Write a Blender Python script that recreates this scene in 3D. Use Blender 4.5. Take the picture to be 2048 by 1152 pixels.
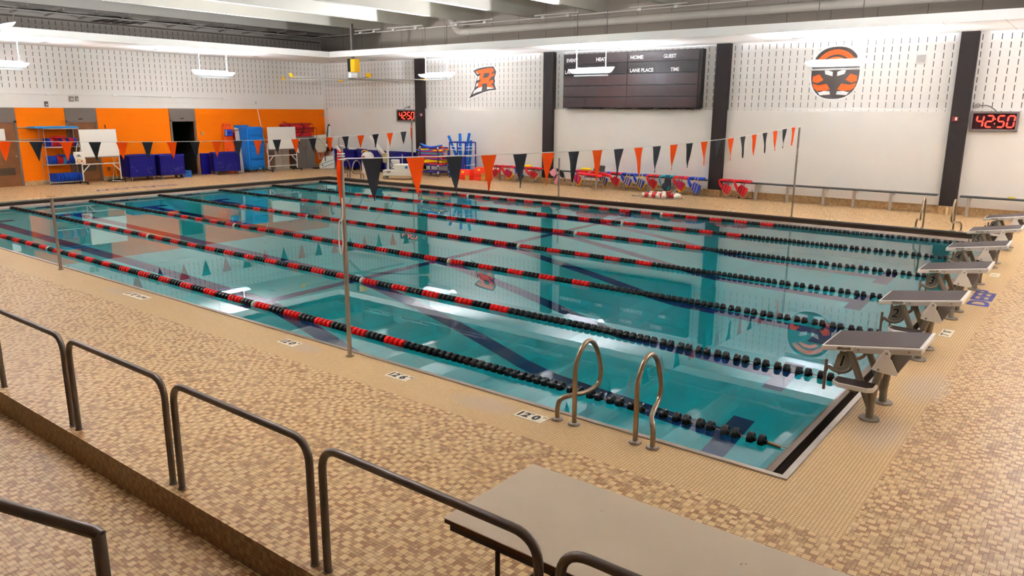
import bpy, bmesh, math, random
from mathutils import Vector, Matrix
random.seed(7)
PI = math.pi
for o in list(bpy.data.objects):
    bpy.data.objects.remove(o)
SC = bpy.context.scene
COL = SC.collection

# ------------------------------------------------------------------ camera, world, exposure
cam = bpy.data.cameras.new('camera'); cam.sensor_width = 36; cam.lens = 26.652; cam.clip_end = 200
co = bpy.data.objects.new('camera', cam); COL.objects.link(co); SC.camera = co
def cam_matrix(yaw, pitch, roll, loc):
    f = Vector((math.sin(yaw)*math.cos(pitch), math.cos(yaw)*math.cos(pitch), math.sin(pitch)))
    r = Vector((math.cos(yaw), -math.sin(yaw), 0)); u = r.cross(f)
    c, s = math.cos(roll), math.sin(roll)
    r2 = c*r + s*u; u2 = -s*r + c*u
    m = Matrix((r2, u2, -f)).transposed().to_4x4(); m.translation = loc
    return m
co.matrix_world = cam_matrix(-0.65942, -0.23031, 0.00646, (24.1987, -5.4202, 2.6085))
w = bpy.data.worlds.new('World'); SC.world = w; w.use_nodes = True
w.node_tree.nodes['Background'].inputs[0].default_value = (1, .97, .93, 1)
w.node_tree.nodes['Background'].inputs[1].default_value = 0.02
SC.view_settings.view_transform = 'Standard'; SC.view_settings.look = 'None'
SC.view_settings.exposure = 3.3; SC.view_settings.gamma = 1
SC.view_settings.use_curve_mapping = False
SC.cycles.max_bounces = 10; SC.cycles.diffuse_bounces = 5; SC.cycles.glossy_bounces = 4
SC.cycles.transmission_bounces = 8; SC.cycles.volume_bounces = 0
SC.cycles.caustics_refractive = True; SC.cycles.caustics_reflective = False
SC.cycles.sample_clamp_indirect = 3.0
LAMP = 210.0         # radiance of the lamps in every ceiling fixture
LAMP_COL = (.94, 1, 1.12)

# ------------------------------------------------------------------ helpers
def lin(c):
    c = c/255.0
    return c/12.92 if c <= .04045 else ((c+.055)/1.055)**2.4
def rgb(*c): return (lin(c[0]), lin(c[1]), lin(c[2]), 1)

class E:
    """math node expression"""
    def __init__(s, nt, k): s.nt = nt; s.k = k
    def op(s, o, *a, **kw):
        n = s.nt.nodes.new('ShaderNodeMath'); n.operation = o
        for i, v in enumerate((s,)+a):
            if isinstance(v, E): s.nt.links.new(v.k, n.inputs[i])
            else: n.inputs[i].default_value = v
        return E(s.nt, n.outputs[0])
    def __add__(s, o): return s.op('ADD', o)
    def __sub__(s, o): return s.op('SUBTRACT', o)
    def __mul__(s, o): return s.op('MULTIPLY', o)
    def __truediv__(s, o): return s.op('DIVIDE', o)
    def __rsub__(s, o): return (s*-1)+o
    def floor(s): return s.op('FLOOR')
    def frac(s): return s.op('FRACT')
    def mod(s, o): return s.op('FLOORED_MODULO', o)
    def gt(s, o): return s.op('GREATER_THAN', o)
    def lt(s, o): return s.op('LESS_THAN', o)
    def eq(s, o): return s.op('COMPARE', o, .1)
    def max(s, o): return s.op('MAXIMUM', o)
    def min(s, o): return s.op('MINIMUM', o)
    def abs(s): return s.op('ABSOLUTE')
    def between(s, a, b): return s.gt(a)*s.lt(b)

def newmat(name):
    m = bpy.data.materials.new(name); m.use_nodes = True
    nt = m.node_tree; b = nt.nodes['Principled BSDF']
    return m, nt, b
def pos(nt):
    g = nt.nodes.new('ShaderNodeNewGeometry'); s = nt.nodes.new('ShaderNodeSeparateXYZ')
    nt.links.new(g.outputs['Position'], s.inputs[0])
    return E(nt, s.outputs[0]), E(nt, s.outputs[1]), E(nt, s.outputs[2])
def mixc(nt, fac, a, b):
    n = nt.nodes.new('ShaderNodeMix'); n.data_type = 'RGBA'
    if isinstance(fac, E): nt.links.new(fac.k, n.inputs[0])
    else: n.inputs[0].default_value = fac
    for i, v in ((6, a), (7, b)):
        if isinstance(v, tuple): n.inputs[i].default_value = v
        else: nt.links.new(v, n.inputs[i])
    return n.outputs[2]
def noise(nt, scale, detail=2.0):
    t = nt.nodes.new('ShaderNodeTexCoord'); n = nt.nodes.new('ShaderNodeTexNoise')
    n.inputs['Scale'].default_value = scale; n.inputs['Detail'].default_value = detail
    nt.links.new(t.outputs['Object'], n.inputs['Vector'])
    return E(nt, n.outputs[0])
def white(nt, a, b):
    c = nt.nodes.new('ShaderNodeCombineXYZ'); nt.links.new(a.k, c.inputs[0]); nt.links.new(b.k, c.inputs[1])
    n = nt.nodes.new('ShaderNodeTexWhiteNoise'); n.noise_dimensions = '2D'
    nt.links.new(c.outputs[0], n.inputs['Vector'])
    return E(nt, n.outputs['Value'])
def bump(nt, b, h, strength=.3, dist=.01):
    n = nt.nodes.new('ShaderNodeBump'); n.inputs['Strength'].default_value = strength; n.inputs['Distance'].default_value = dist
    nt.links.new(h.k, n.inputs['Height']); nt.links.new(n.outputs[0], b.inputs['Normal'])
MC = {}
def M(c, rough=.5, metal=0.0, var=.08, scale=14, name=None, spec=.25):
    """plain procedural material: colour (0-255) with slight mottling"""
    key = (c, rough, metal, var, scale)
    if key in MC: return MC[key]
    m, nt, b = newmat(name or 'paint_%d_%d_%d' % c)
    a = rgb(*c); n = noise(nt, scale)
    d = tuple(max(0, v*(1-2*var)) for v in a[:3])+(1,); e = tuple(min(1, v*(1+var)) for v in a[:3])+(1,)
    nt.links.new(mixc(nt, n, d, e), b.inputs['Base Color'])
    b.inputs['Roughness'].default_value = rough; b.inputs['Metallic'].default_value = metal
    b.inputs['Specular IOR Level'].default_value = spec
    MC[key] = m
    return m
def emit(name, col, strength):
    m, nt, b = newmat(name)
    b.inputs['Base Color'].default_value = col
    b.inputs['Emission Color'].default_value = col
    b.inputs['Emission Strength'].default_value = strength
    n = noise(nt, 30); nt.links.new((n*.1+.3).k, b.inputs['Roughness'])
    return m

class MB:
    """mesh builder in world coordinates"""
    def __init__(s): s.v = []; s.f = []; s.mi = []; s.cur = 0
    def add(s, vs, fs):
        n = len(s.v); s.v += [tuple(v) for v in vs]
        for f in fs: s.f.append(tuple(i+n for i in f)); s.mi.append(s.cur)
        return s
    def box(s, x0, x1, y0, y1, z0, z1):
        vs = [(x, y, z) for z in (z0, z1) for y in (y0, y1) for x in (x0, x1)]
        return s.add(vs, [(0,2,3,1), (4,5,7,6), (0,1,5,4), (2,6,7,3), (0,4,6,2), (1,3,7,5)])
    def bar(s, a, b, wx, wy, up=(0, 0, 1)):
        """square bar from a to b, wx along side, wy along up"""
        a, b = Vector(a), Vector(b); d = (b-a).normalized(); u = Vector(up)
        if abs(d.dot(u)) > .98: u = Vector((1, 0, 0))
        r = d.cross(u).normalized(); u = r.cross(d)
        vs = []
        for p in (a, b):
            for i, j in ((-1,-1), (1,-1), (1,1), (-1,1)): vs.append(p+r*(i*wx/2)+u*(j*wy/2))
        return s.add(vs, [(3,2,1,0), (4,5,6,7), (0,1,5,4), (1,2,6,5), (2,3,7,6), (3,0,4,7)])
    def tube(s, path, r, n=10, closed=False, cap=True):
        P = [Vector(q) for q in path]; k = len(P)
        T = []
        for i in range(k):
            if closed: t = P[(i+1) % k]-P[i-1]
            else: t = P[min(i+1, k-1)]-P[max(i-1, 0)]
            T.append(t.normalized())
        u = Vector((0, 0, 1)) if abs(T[0].z) < .9 else Vector((1, 0, 0))
        u = (u-T[0]*u.dot(T[0])).normalized()
        base = len(s.v); rr = r if isinstance(r, (list, tuple)) else [r]*k
        vs = []
        for i in range(k):
            u = (u-T[i]*u.dot(T[i])).normalized(); w_ = T[i].cross(u)
            for j in range(n):
                a = 2*PI*j/n; vs.append(P[i]+(u*math.cos(a)+w_*math.sin(a))*rr[i])
        fs = []
        for i in range(k if closed else k-1):
            for j in range(n):
                a, b = i*n+j, i*n+(j+1) % n; c, d = ((i+1) % k)*n+(j+1) % n, ((i+1) % k)*n+j
                fs.append((a, b, c, d))
        if not closed and cap:
            fs.append(tuple(range(n-1, -1, -1))); fs.append(tuple((k-1)*n+j for j in range(n)))
        return s.add(vs, fs)
    def cyl(s, a, b, r, n=14): return s.tube([a, b], r, n)
    def lathe(s, c, prof, axis='z', n=20):
        """prof = [(h, r)...] along axis from point c"""
        vs = []; k = len(prof)
        for h, r in prof:
            for j in range(n):
                a = 2*PI*j/n; p, q = r*math.cos(a), r*math.sin(a)
                vs.append({'z': (c[0]+p, c[1]+q, c[2]+h), 'x': (c[0]+h, c[1]+p, c[2]+q), 'y': (c[0]+q, c[1]+h, c[2]+p)}[axis])
        fs = [(i*n+j, i*n+(j+1) % n, (i+1)*n+(j+1) % n, (i+1)*n+j) for i in range(k-1) for j in range(n)]
        fs += [tuple(range(n-1, -1, -1)), tuple((k-1)*n+j for j in range(n))]
        return s.add(vs, fs)
    def prism(s, poly, t, fr):
        """2-D polygon extruded: fr(u, v, d) -> point, d in [0, t]"""
        n = len(poly)
        vs = [fr(u, v, 0) for u, v in poly]+[fr(u, v, t) for u, v in poly]
        fs = [tuple(range(n-1, -1, -1)), tuple(range(n, 2*n))]+[(i, (i+1) % n, n+(i+1) % n, n+i) for i in range(n)]
        return s.add(vs, fs)
    def sheet(s, grid):
        """grid of points -> quads"""
        nr, nc = len(grid), len(grid[0]); vs = [p for r in grid for p in r]
        return s.add(vs, [(i*nc+j, i*nc+j+1, (i+1)*nc+j+1, (i+1)*nc+j) for i in range(nr-1) for j in range(nc-1)])
    def build(s, name, mat, parent=None, smooth=False, bevel=0, segs=2, solid=0, sub=0, recalc=True):
        me = bpy.data.meshes.new(name)
        org = Vector((0, 0, 0)); q = parent
        while q: org += q.location; q = q.parent
        me.from_pydata([Vector(v)-org for v in s.v], [], s.f)
        mats = mat if isinstance(mat, list) else [mat]
        for m in mats: me.materials.append(m)
        if len(mats) > 1:
            for p, i in zip(me.polygons, s.mi): p.material_index = i
        if recalc:
            bm = bmesh.new(); bm.from_mesh(me); bmesh.ops.recalc_face_normals(bm, faces=bm.faces)
            bm.to_mesh(me); bm.free()
        if smooth or sub:
            for p in me.polygons: p.use_smooth = True
            if not sub:
                try: me.set_sharp_from_angle(angle=.7)
                except Exception: pass
        o = bpy.data.objects.new(name, me); COL.objects.link(o)
        if parent: o.parent = parent
        if solid:
            d = o.modifiers.new('thick', 'SOLIDIFY'); d.thickness = solid; d.offset = 0
        if bevel:
            d = o.modifiers.new('round', 'BEVEL'); d.width = bevel; d.segments = segs; d.limit_method = 'ANGLE'; d.angle_limit = .6
        if sub:
            d = o.modifiers.new('sub', 'SUBSURF'); d.levels = sub; d.render_levels = sub
        return o

def tag(o, label, cat, group=None, kind=None):
    o['label'] = label; o['category'] = cat
    if group: o['group'] = group
    if kind: o['kind'] = kind
    return o
def thing(name, label, cat, loc, group=None, rotz=0):
    o = bpy.data.objects.new(name, None); COL.objects.link(o); o.empty_display_size = .1
    o.location = loc; o.rotation_euler = (0, 0, rotz)
    return tag(o, label, cat, group)
def struct(o): o['kind'] = 'structure'; return o
def dup(root, loc=None, label=None, rotz=None, group=None):
    r = root.copy(); COL.objects.link(r)
    if loc is not None: r.location = loc
    if rotz is not None: r.rotation_euler = (0, 0, rotz)
    if label: r['label'] = label
    if group: r['group'] = group
    for ch in list(root.children):
        c = ch.copy(); COL.objects.link(c); c.parent = r
        for g in list(ch.children):
            d = g.copy(); COL.objects.link(d); d.parent = c
    return r
def roundpath(pts, rad, n=6):
    """polyline with rounded corners"""
    P = [Vector(p) for p in pts]; out = [P[0]]
    for i in range(1, len(P)-1):
        a, b, c = P[i-1], P[i], P[i+1]
        r = rad[i-1] if isinstance(rad, (list, tuple)) else rad
        d1 = (a-b).normalized(); d2 = (c-b).normalized()
        r = min(r, (a-b).length*.49, (c-b).length*.49)
        p0, p2 = b+d1*r, b+d2*r
        for k in range(n+1):
            t = k/n; out.append(p0*(1-t)**2+b*2*t*(1-t)+p2*t*t)
    out.append(P[-1]); return out
def spline(pts, n=8):
    P = [Vector(p) for p in pts]; P = [P[0]*2-P[1]]+P+[P[-1]*2-P[-2]]; out = []
    for i in range(1, len(P)-2):
        for k in range(n):
            t = k/n; a, b, c, d = P[i-1], P[i], P[i+1], P[i+2]
            out.append(.5*((2*b)+(c-a)*t+(2*a-5*b+4*c-d)*t*t+(3*b-a-3*c+d)*t**3))
    out.append(P[-2]); return out
def text(s, size, mat, parent, mat4, ext=.002, bold=0.0, align='CENTER', sx=1.0, name='lettering'):
    cu = bpy.data.curves.new(name, 'FONT'); cu.body = s; cu.size = size; cu.extrude = ext; cu.offset = bold
    cu.align_x = align; cu.align_y = 'CENTER'; cu.resolution_u = 3
    t = bpy.data.objects.new(name, cu); COL.objects.link(t)
    dg = bpy.context.evaluated_depsgraph_get()
    me = bpy.data.meshes.new_from_object(t.evaluated_get(dg)); me.name = name
    bpy.data.objects.remove(t)
    org = Vector((0, 0, 0)); q = parent
    while q: org += q.location; q = q.parent
    me.transform(Matrix.Translation(-org) @ mat4 @ Matrix.Diagonal((sx, 1, 1, 1)))
    me.materials.clear(); me.materials.append(mat)
    o = bpy.data.objects.new(name, me); COL.objects.link(o); o.parent = parent
    return o
def frame(o, ux, uy, uz):
    m = Matrix((Vector(ux), Vector(uy), Vector(uz))).transposed().to_4x4(); m.translation = Vector(o); return m

# ------------------------------------------------------------------ dimensions (metres; pool long axis = x)
XW, YW = -4.8, 17.7            # left wall, far wall
XR, YN = 27.5, -10.0           # right wall, near wall
PX0, PX1, PY0, PY1 = -.2, 22.69, -.2, 14.11      # outer edge of the steel pool rim
WX0, WX1, WY0, WY1 = .1, 22.4, .1, 13.8          # water basin
WZ = -.152                     # water level
ROPES = [.66, 2.68, 4.79, 6.92, 9.06, 11.19, 13.31]
LANES = [1.67, 3.73, 5.86, 7.99, 10.13, 12.26]
SZ = 4.62                      # soffit underside

# ------------------------------------------------------------------ materials of the setting
def floor_mat():
    m, nt, b = newmat('mosaic_tile')
    x, y, z = pos(nt); v = y+z
    U = .0262
    cx, cy = x/U, v/U
    i, j, fx, fy = cx.floor(), cy.floor(), cx.frac(), cy.frac()
    par = ((i/12).floor()+(j/12).floor()).mod(2)
    ii = i*(1-par*2); par3 = ((i/12).floor()*3+(j/12).floor()*5).mod(7)
    k = (ii+j*3+par3).mod(8)
    K = [k.eq(q) for q in range(8)]
    light = K[0]+K[1]+K[3]+K[4]
    di = K[1]+K[4]+K[6]; dj = K[3]+K[4]
    fwd = K[0]+K[3]+K[5]
    rs = fwd*(1-par)+di*par; ls = di*(1-par)+fwd*par; ts = K[0]+K[1]; bs = dj
    G = .055
    one = E(nt, (x*0+1).k)
    gr = (fx.gt(1-G)*(one-rs)).max(fx.lt(G)*(one-ls)).max((fy.gt(1-G)*(one-ts)).max(fy.lt(G)*(one-bs)))
    r = white(nt, i-di*(1-par*2), j-dj)
    sub = (r*7.31).frac().lt(.14)
    r_one = white(nt, i+5, j+9)
    small = mixc(nt, r.gt(.5), rgb(198, 163, 116), rgb(150, 104, 62))
    small = mixc(nt, r.gt(.78), small, rgb(174, 133, 90))
    sub4 = mixc(nt, r_one, rgb(192, 160, 114), rgb(154, 110, 72))
    tile = mixc(nt, light, small, mixc(nt, sub, mixc(nt, r, rgb(220, 187, 138), rgb(210, 173, 121)), sub4))
    gr = gr.max(light*sub*(fx.gt(1-G).max(fx.lt(G)).max(fy.gt(1-G).max(fy.lt(G)))))
    # border of small plain tiles round the pool
    inb = x.between(-.75, 23.22)*y.between(-.78, 14.69)
    G2 = .085
    gb = fx.gt(1-G2).max(fx.lt(G2)).max(fy.gt(1-G2).max(fy.lt(G2)))
    r2 = white(nt, i+71, j+13)
    plain = mixc(nt, r2, rgb(222, 190, 141), rgb(211, 177, 127))
    tile = mixc(nt, inb, tile, plain)
    g = gr*(one-inb)+gb*inb
    gc = mixc(nt, inb, rgb(98, 66, 42), rgb(146, 106, 62))
    # wear: large soft stains
    n = noise(nt, .9, 4)
    tile = mixc(nt, (n-.35)*.5, tile, rgb(190, 157, 113))
    for cx_, cy_, a_, b_ in ((20.02, -.44, .42, .2), (17.38, -.42, .3, .16), (23.02, 1.15, .22, .5), (23.1, 2.6, .25, .6), (13.1, -.45, .5, .15)):
        e_ = ((x-cx_)/a_); f_ = ((y-cy_)/b_)
        q_ = E(nt, (1-(e_*e_+f_*f_)).k).max(0.0)
        tile = mixc(nt, (q_*(n+.25)*1.1).min(.75), tile, rgb(200, 182, 160))
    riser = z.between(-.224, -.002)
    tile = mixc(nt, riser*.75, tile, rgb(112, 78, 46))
    nt.links.new(mixc(nt, g, tile, gc), b.inputs['Base Color'])
    nt.links.new((g*.3+.38).k, b.inputs['Roughness'])
    b.inputs['Specular IOR Level'].default_value = .25
    return m
def base_tile_mat():
    m, nt, b = newmat('base_tile')
    x, y, z = pos(nt); u = x+y; U = .052
    i, j = (u/U).floor(), (z/U).floor(); r = white(nt, i, j)
    g = (u/U).frac().lt(.06).max((z/U).frac().lt(.06))
    t = mixc(nt, r, rgb(206, 174, 126), rgb(176, 138, 92))
    nt.links.new(mixc(nt, g, t, rgb(150, 116, 78)), b.inputs['Base Color'])
    b.inputs['Roughness'].default_value = .4
    return m
def block_mat(name, axis, phase, slot_lo, slot_hi, zphase, orange=False, panel_from=None):
    """painted concrete block with upright acoustic slots"""
    m, nt, b = newmat(name)
    x, y, z = pos(nt); u = x if axis == 'x' else y
    P = .2085
    su = ((u-phase)/P+.5).frac(); sz = ((z-zphase)/P).frac()
    slot = su.between(.5-.045, .5+.045)*sz.lt(.68)*z.between(slot_lo, slot_hi)
    joint = ((z-zphase+.033)/P).frac().lt(.02).max(((u+((z-zphase+.033)/P).floor().mod(2)*P)/(2*P)).frac().lt(.01))
    n = noise(nt, 1.3, 3)
    col = mixc(nt, n, rgb(230, 224, 216), rgb(238, 233, 226))
    if orange:
        oc = mixc(nt, n, rgb(238, 112, 0), rgb(246, 122, 0))
        col = mixc(nt, z.gt(4.75), col, rgb(186, 176, 164))  # shade above the soffit put into the block colour
        col = mixc(nt, z.lt(2.592), col, oc)
    col = mixc(nt, joint*.16, col, rgb(120, 112, 104))
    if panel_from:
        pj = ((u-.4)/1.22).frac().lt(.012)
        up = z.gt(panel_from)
        pc = mixc(nt, pj, rgb(172, 160, 147), rgb(104, 94, 84))  # grey concrete panels, colour darkened further for the shade above the soffit
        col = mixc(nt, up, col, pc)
    nt.links.new(mixc(nt, slot, col, rgb(66, 60, 56)), b.inputs['Base Color'])
    b.inputs['Roughness'].default_value = .7; b.inputs['Specular IOR Level'].default_value = .12
    inv = E(nt, ((slot*-1)+1).k)
    bump(nt, b, inv-joint*.2, .6, .02)
    return m
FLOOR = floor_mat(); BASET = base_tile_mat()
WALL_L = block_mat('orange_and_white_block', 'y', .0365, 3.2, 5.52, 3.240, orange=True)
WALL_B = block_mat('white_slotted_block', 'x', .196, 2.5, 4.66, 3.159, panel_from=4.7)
PANEL = M((240, 235, 227), .5, var=.02, scale=2, name='white_wall_board', spec=.25)
WHITE = M((238, 234, 228), .5, var=.02, name='white_paint')
COLUMN = M((40, 33, 31), .6, var=.1, scale=6, name='black_column_paint', spec=.15)
STEEL = M((176, 164, 154), .32, .9, var=.12, scale=9, name='brushed_steel')
STEEL_D = M((160, 140, 116), .3, .9, var=.2, scale=16, name='weathered_steel')
CONC = M((190, 184, 171), .7, var=.04, scale=1.2, name='painted_concrete')
GREY = M((110, 100, 92), .5, name='grey_paint')
BLACK = M((22, 20, 20), .45, name='black')
WOOD = M((112, 68, 34), .4, var=.25, scale=3, name='brown_door')

# ------------------------------------------------------------------ floor
mb = MB()
def quad(x0, x1, y0, y1, z): mb.add([(x0, y0, z), (x1, y0, z), (x1, y1, z), (x0, y1, z)], [(0, 1, 2, 3)])
YD = -3.06
quad(XW, XR, YD, PY0, 0); quad(XW, XR, PY1, YW, 0); quad(XW, PX0, PY0, PY1, 0); quad(PX1, XR, PY0, PY1, 0)
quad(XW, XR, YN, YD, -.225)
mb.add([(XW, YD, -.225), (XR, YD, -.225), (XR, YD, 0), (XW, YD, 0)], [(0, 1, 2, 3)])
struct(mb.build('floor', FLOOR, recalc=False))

# ------------------------------------------------------------------ pool: rim, gutter, basin, water
def ring(mb, a, b, za, zb):
    """four quads between rectangle a (x0,x1,y0,y1) at za and rectangle b at zb"""
    def c(r, z): return [(r[0], r[2], z), (r[1], r[2], z), (r[1], r[3], z), (r[0], r[3], z)]
    A, B = c(a, za), c(b, zb)
    mb.add(A+B, [(i, (i+1) % 4, 4+(i+1) % 4, 4+i) for i in range(4)])
R0 = (PX0, PX1, PY0, PY1)
R1 = (PX0+.048, PX1-.048, PY0+.048, PY1-.048)
R2 = (0.0, 22.5, 0.0, 13.9)
R3 = (WX0, WX1, WY0, WY1)
mb = MB(); ring(mb, R0, R0, -.02, .012); ring(mb, R0, R1, .012, .012); ring(mb, R1, R1, .012, -.03)
struct(mb.build('trim_1', STEEL, recalc=False))
mb = MB(); ring(mb, R1, R1, -.02, -.3); ring(mb, R1, R2, -.3, -.3); ring(mb, R2, R2, -.3, -.108)
struct(mb.build('trim_2', M((62, 46, 34), .6, name='gutter_brown'), recalc=False))
mb = MB(); ring(mb, R2, R2, -.125, -.1); ring(mb, R2, R3, -.1, -.165); ring(mb, R3, R3, -.165, -.26)
struct(mb.build('trim_3', M((140, 122, 108), .5, .25, var=.15, scale=7, name='gutter_lip_steel'), recalc=False))

def basin_mat():
    m, nt, b = newmat('pool_tile')
    x, y, z = pos(nt)
    one = x*0+1
    ln = x*0
    for c in LANES:
        d = (y-c).abs()
        ln = ln.max(d.lt(.15)*x.between(1.62, 20.8)).max(d.lt(.55)*x.between(1.5, 1.78)).max(d.lt(.55)*x.between(20.6, 20.9))
        ln = ln.max(d.lt(.13)*(x.lt(.2).max(x.gt(22.3)))*z.between(-.85, -.3)).max(d.lt(.4)*(x.lt(.2).max(x.gt(22.3)))*z.between(-.72, -.45))
    ln = ln.max(x.between(13.42, 13.6)*z.lt(-.6))
    U = .105
    g = (x/U).frac().lt(.05).max((y/U).frac().lt(.05)).max(E(nt, (z/U).k).frac().lt(.05)*.4)
    J = 1.2
    g = (g*.10).max(((x/J).frac().lt(.012)).max((y/J).frac().lt(.012))*.18)
    n = noise(nt, .7, 3)
    t = mixc(nt, n, rgb(104, 222, 224), rgb(118, 230, 232))
    t = mixc(nt, g, t, rgb(60, 110, 120))
    nt.links.new(mixc(nt, ln, t, rgb(14, 34, 110)), b.inputs['Base Color'])
    b.inputs['Roughness'].default_value = .35
    return m
PROF = [(WX0, -1.2), (13.5, -1.5), (17.35, -3.5), (17.9, -3.65), (WX1, -3.65)]
mb = MB()
for (xa, za), (xb, zb) in zip(PROF[:-1], PROF[1:]):
    mb.add([(xa, WY0, za), (xb, WY0, zb), (xb, WY1, zb), (xa, WY1, za)], [(0, 1, 2, 3)])
    for yy in (WY0, WY1):
        mb.add([(xa, yy, za), (xb, yy, zb), (xb, yy, -.2), (xa, yy, -.2)], [(0, 1, 2, 3)])
for xx, zz in ((WX0, -1.2), (WX1, -3.65)):
    mb.add([(xx, WY0, zz), (xx, WY1, zz), (xx, WY1, -.2), (xx, WY0, -.2)], [(0, 1, 2, 3)])
struct(mb.build('pool_basin', basin_mat(), recalc=False))
def water_mat():
    m, nt, b = newmat('pool_water')
    b.inputs['Base Color'].default_value = (1, 1, 1, 1); b.inputs['Roughness'].default_value = 0
    b.inputs['IOR'].default_value = 1.333; b.inputs['Transmission Weight'].default_value = 1
    n = noise(nt, 5, 2); bump(nt, b, n, .0012, .05)
    v = nt.nodes.new('ShaderNodeVolumeAbsorption')
    v.inputs['Color'].default_value = (0.0, .87, .895, 1); v.inputs['Density'].default_value = .55
    nt.links.new(v.outputs[0], nt.nodes['Material Output'].inputs['Volume'])
    return m
E_ = .02
mb = MB(); mb.box(WX0-E_, WX1+E_, WY0-E_, WY1+E_, -3.8, WZ)
tag(mb.build('pool_water', water_mat()), 'still teal water filling the swimming pool', 'water', kind='stuff')

# ------------------------------------------------------------------ walls
mb = MB()
def wl(y0, y1, z0, z1): mb.add([(XW, y0, z0), (XW, y1, z0), (XW, y1, z1), (XW, y0, z1)], [(0, 1, 2, 3)])
TOP = 6.6
DO = (10.3, 11.2, 2.1)          # open doorway
wl(YN, DO[0], -.3, TOP); wl(DO[1], YW, -.3, TOP); wl(DO[0], DO[1], DO[2], TOP)
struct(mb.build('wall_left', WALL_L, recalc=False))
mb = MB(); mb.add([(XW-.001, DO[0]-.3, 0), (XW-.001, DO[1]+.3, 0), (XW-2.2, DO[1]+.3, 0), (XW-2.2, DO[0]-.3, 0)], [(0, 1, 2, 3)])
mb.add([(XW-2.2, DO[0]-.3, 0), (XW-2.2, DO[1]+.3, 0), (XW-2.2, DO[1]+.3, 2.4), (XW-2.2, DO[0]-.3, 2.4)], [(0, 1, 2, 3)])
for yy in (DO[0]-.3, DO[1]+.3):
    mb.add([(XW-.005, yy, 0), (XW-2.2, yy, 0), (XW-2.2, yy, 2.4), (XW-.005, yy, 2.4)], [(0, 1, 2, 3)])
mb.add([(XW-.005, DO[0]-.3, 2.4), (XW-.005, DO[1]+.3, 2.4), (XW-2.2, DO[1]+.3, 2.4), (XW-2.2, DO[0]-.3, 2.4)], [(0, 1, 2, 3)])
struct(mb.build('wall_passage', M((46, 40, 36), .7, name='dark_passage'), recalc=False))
mb = MB(); mb.add([(XW, YW, -.3), (XR, YW, -.3), (XR, YW, TOP), (XW, YW, TOP)], [(0, 1, 2, 3)])
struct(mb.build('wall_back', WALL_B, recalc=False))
mb = MB(); mb.add([(XR, YN, -.3), (XR, YW, -.3), (XR, YW, TOP), (XR, YN, TOP)], [(0, 1, 2, 3)])
struct(mb.build('wall_right', PANEL, recalc=False))
mb = MB(); mb.add([(XW, YN, -.3), (XR, YN, -.3), (XR, YN, TOP), (XW, YN, TOP)], [(0, 1, 2, 3)])
struct(mb.build('wall_front', M((120, 108, 96), .7, name='bleacher_side_wall'), recalc=False))
# columns, lower boards, tiled base along the far wall
COLS = [(1.33, 1.76), (7.80, 8.21), (14.28, 14.70), (20.80, 21.20), (27.2, XR)]
CY = 17.48
tn = 4
for a, b in COLS:
    mb = MB(); mb.box(a, b, CY, YW+.02, .2, SZ)
    struct(mb.build('trim_%d' % tn, COLUMN)); tn += 1
prev = -4.45
for a, b in COLS:
    mb = MB(); mb.box(prev, a, 17.63, YW+.01, .2, 2.655)
    struct(mb.build('trim_%d' % tn, PANEL)); tn += 1; prev = b-.06
mb = MB(); prev = XW
for a, b in COLS:
    mb.box(prev, a, 17.66, YW+.01, 0, .205); mb.box(a, b, CY-.03, YW+.01, 0, .205); prev = b
struct(mb.build('baseboard_back', BASET))
mb = MB()
for y0, y1 in ((YN, 3.7), (4.9, 6.4), (7.5, 10.2), (11.3, YW)): mb.box(XW-.01, XW+.02, y0, y1, 0 if y0 > 0 else -.2, .15)
struct(mb.build('baseboard_left', BASET))

# ------------------------------------------------------------------ ceiling: double-tee concrete, dropped soffit
mb = MB()
mb.box(XW-.2, XR+.2, YN-.2, YW+.2, TOP-.05, TOP+.1)
for k in range(12):
    x0 = -3.65+k*2.72
    y0, y1 = YN, YW
    A = [(x0+.02, y0, 5.8), (x0+.26, y0, 5.8), (x0+.36, y0, TOP), (x0-.08, y0, TOP)]
    mb.add(A+[(p[0], y1, p[2]) for p in A], [(0, 1, 5, 4), (1, 2, 6, 5), (3, 0, 4, 7)])
struct(mb.build('ceiling', CONC))
def soffit_mat():
    m, nt, b = newmat('soffit_tile')
    x, y, z = pos(nt)
    j = (x/1.22).frac().lt(.012).max((y/.61).frac().lt(.022))*z.lt(SZ+.01)
    nt.links.new(mixc(nt, j, rgb(234, 229, 222), rgb(170, 160, 150)), b.inputs['Base Color'])
    b.inputs['Roughness'].default_value = .8
    return m
SX0, SX1, SY0, SY1 = -1.1, 23.7, -.55, 15.12
mb = MB()
for r in ((XW, SX0, YN, YW), (SX1, XR, YN, YW), (SX0, SX1, SY1, YW), (SX0, SX1, YN, SY0)):
    mb.add([(r[0], r[2], SZ), (r[1], r[2], SZ), (r[1], r[3], SZ), (r[0], r[3], SZ)], [(0, 1, 2, 3)])
    mb.add([(r[0], r[2], SZ+.2), (r[1], r[2], SZ+.2), (r[1], r[3], SZ+.2), (r[0], r[3], SZ+.2)], [(0, 1, 2, 3)])
S = (SX0, SX1, SY0, SY1); ring(mb, S, S, SZ, SZ+.225)
struct(mb.build('trim_%d' % tn, soffit_mat(), recalc=False)); tn += 1

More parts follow.
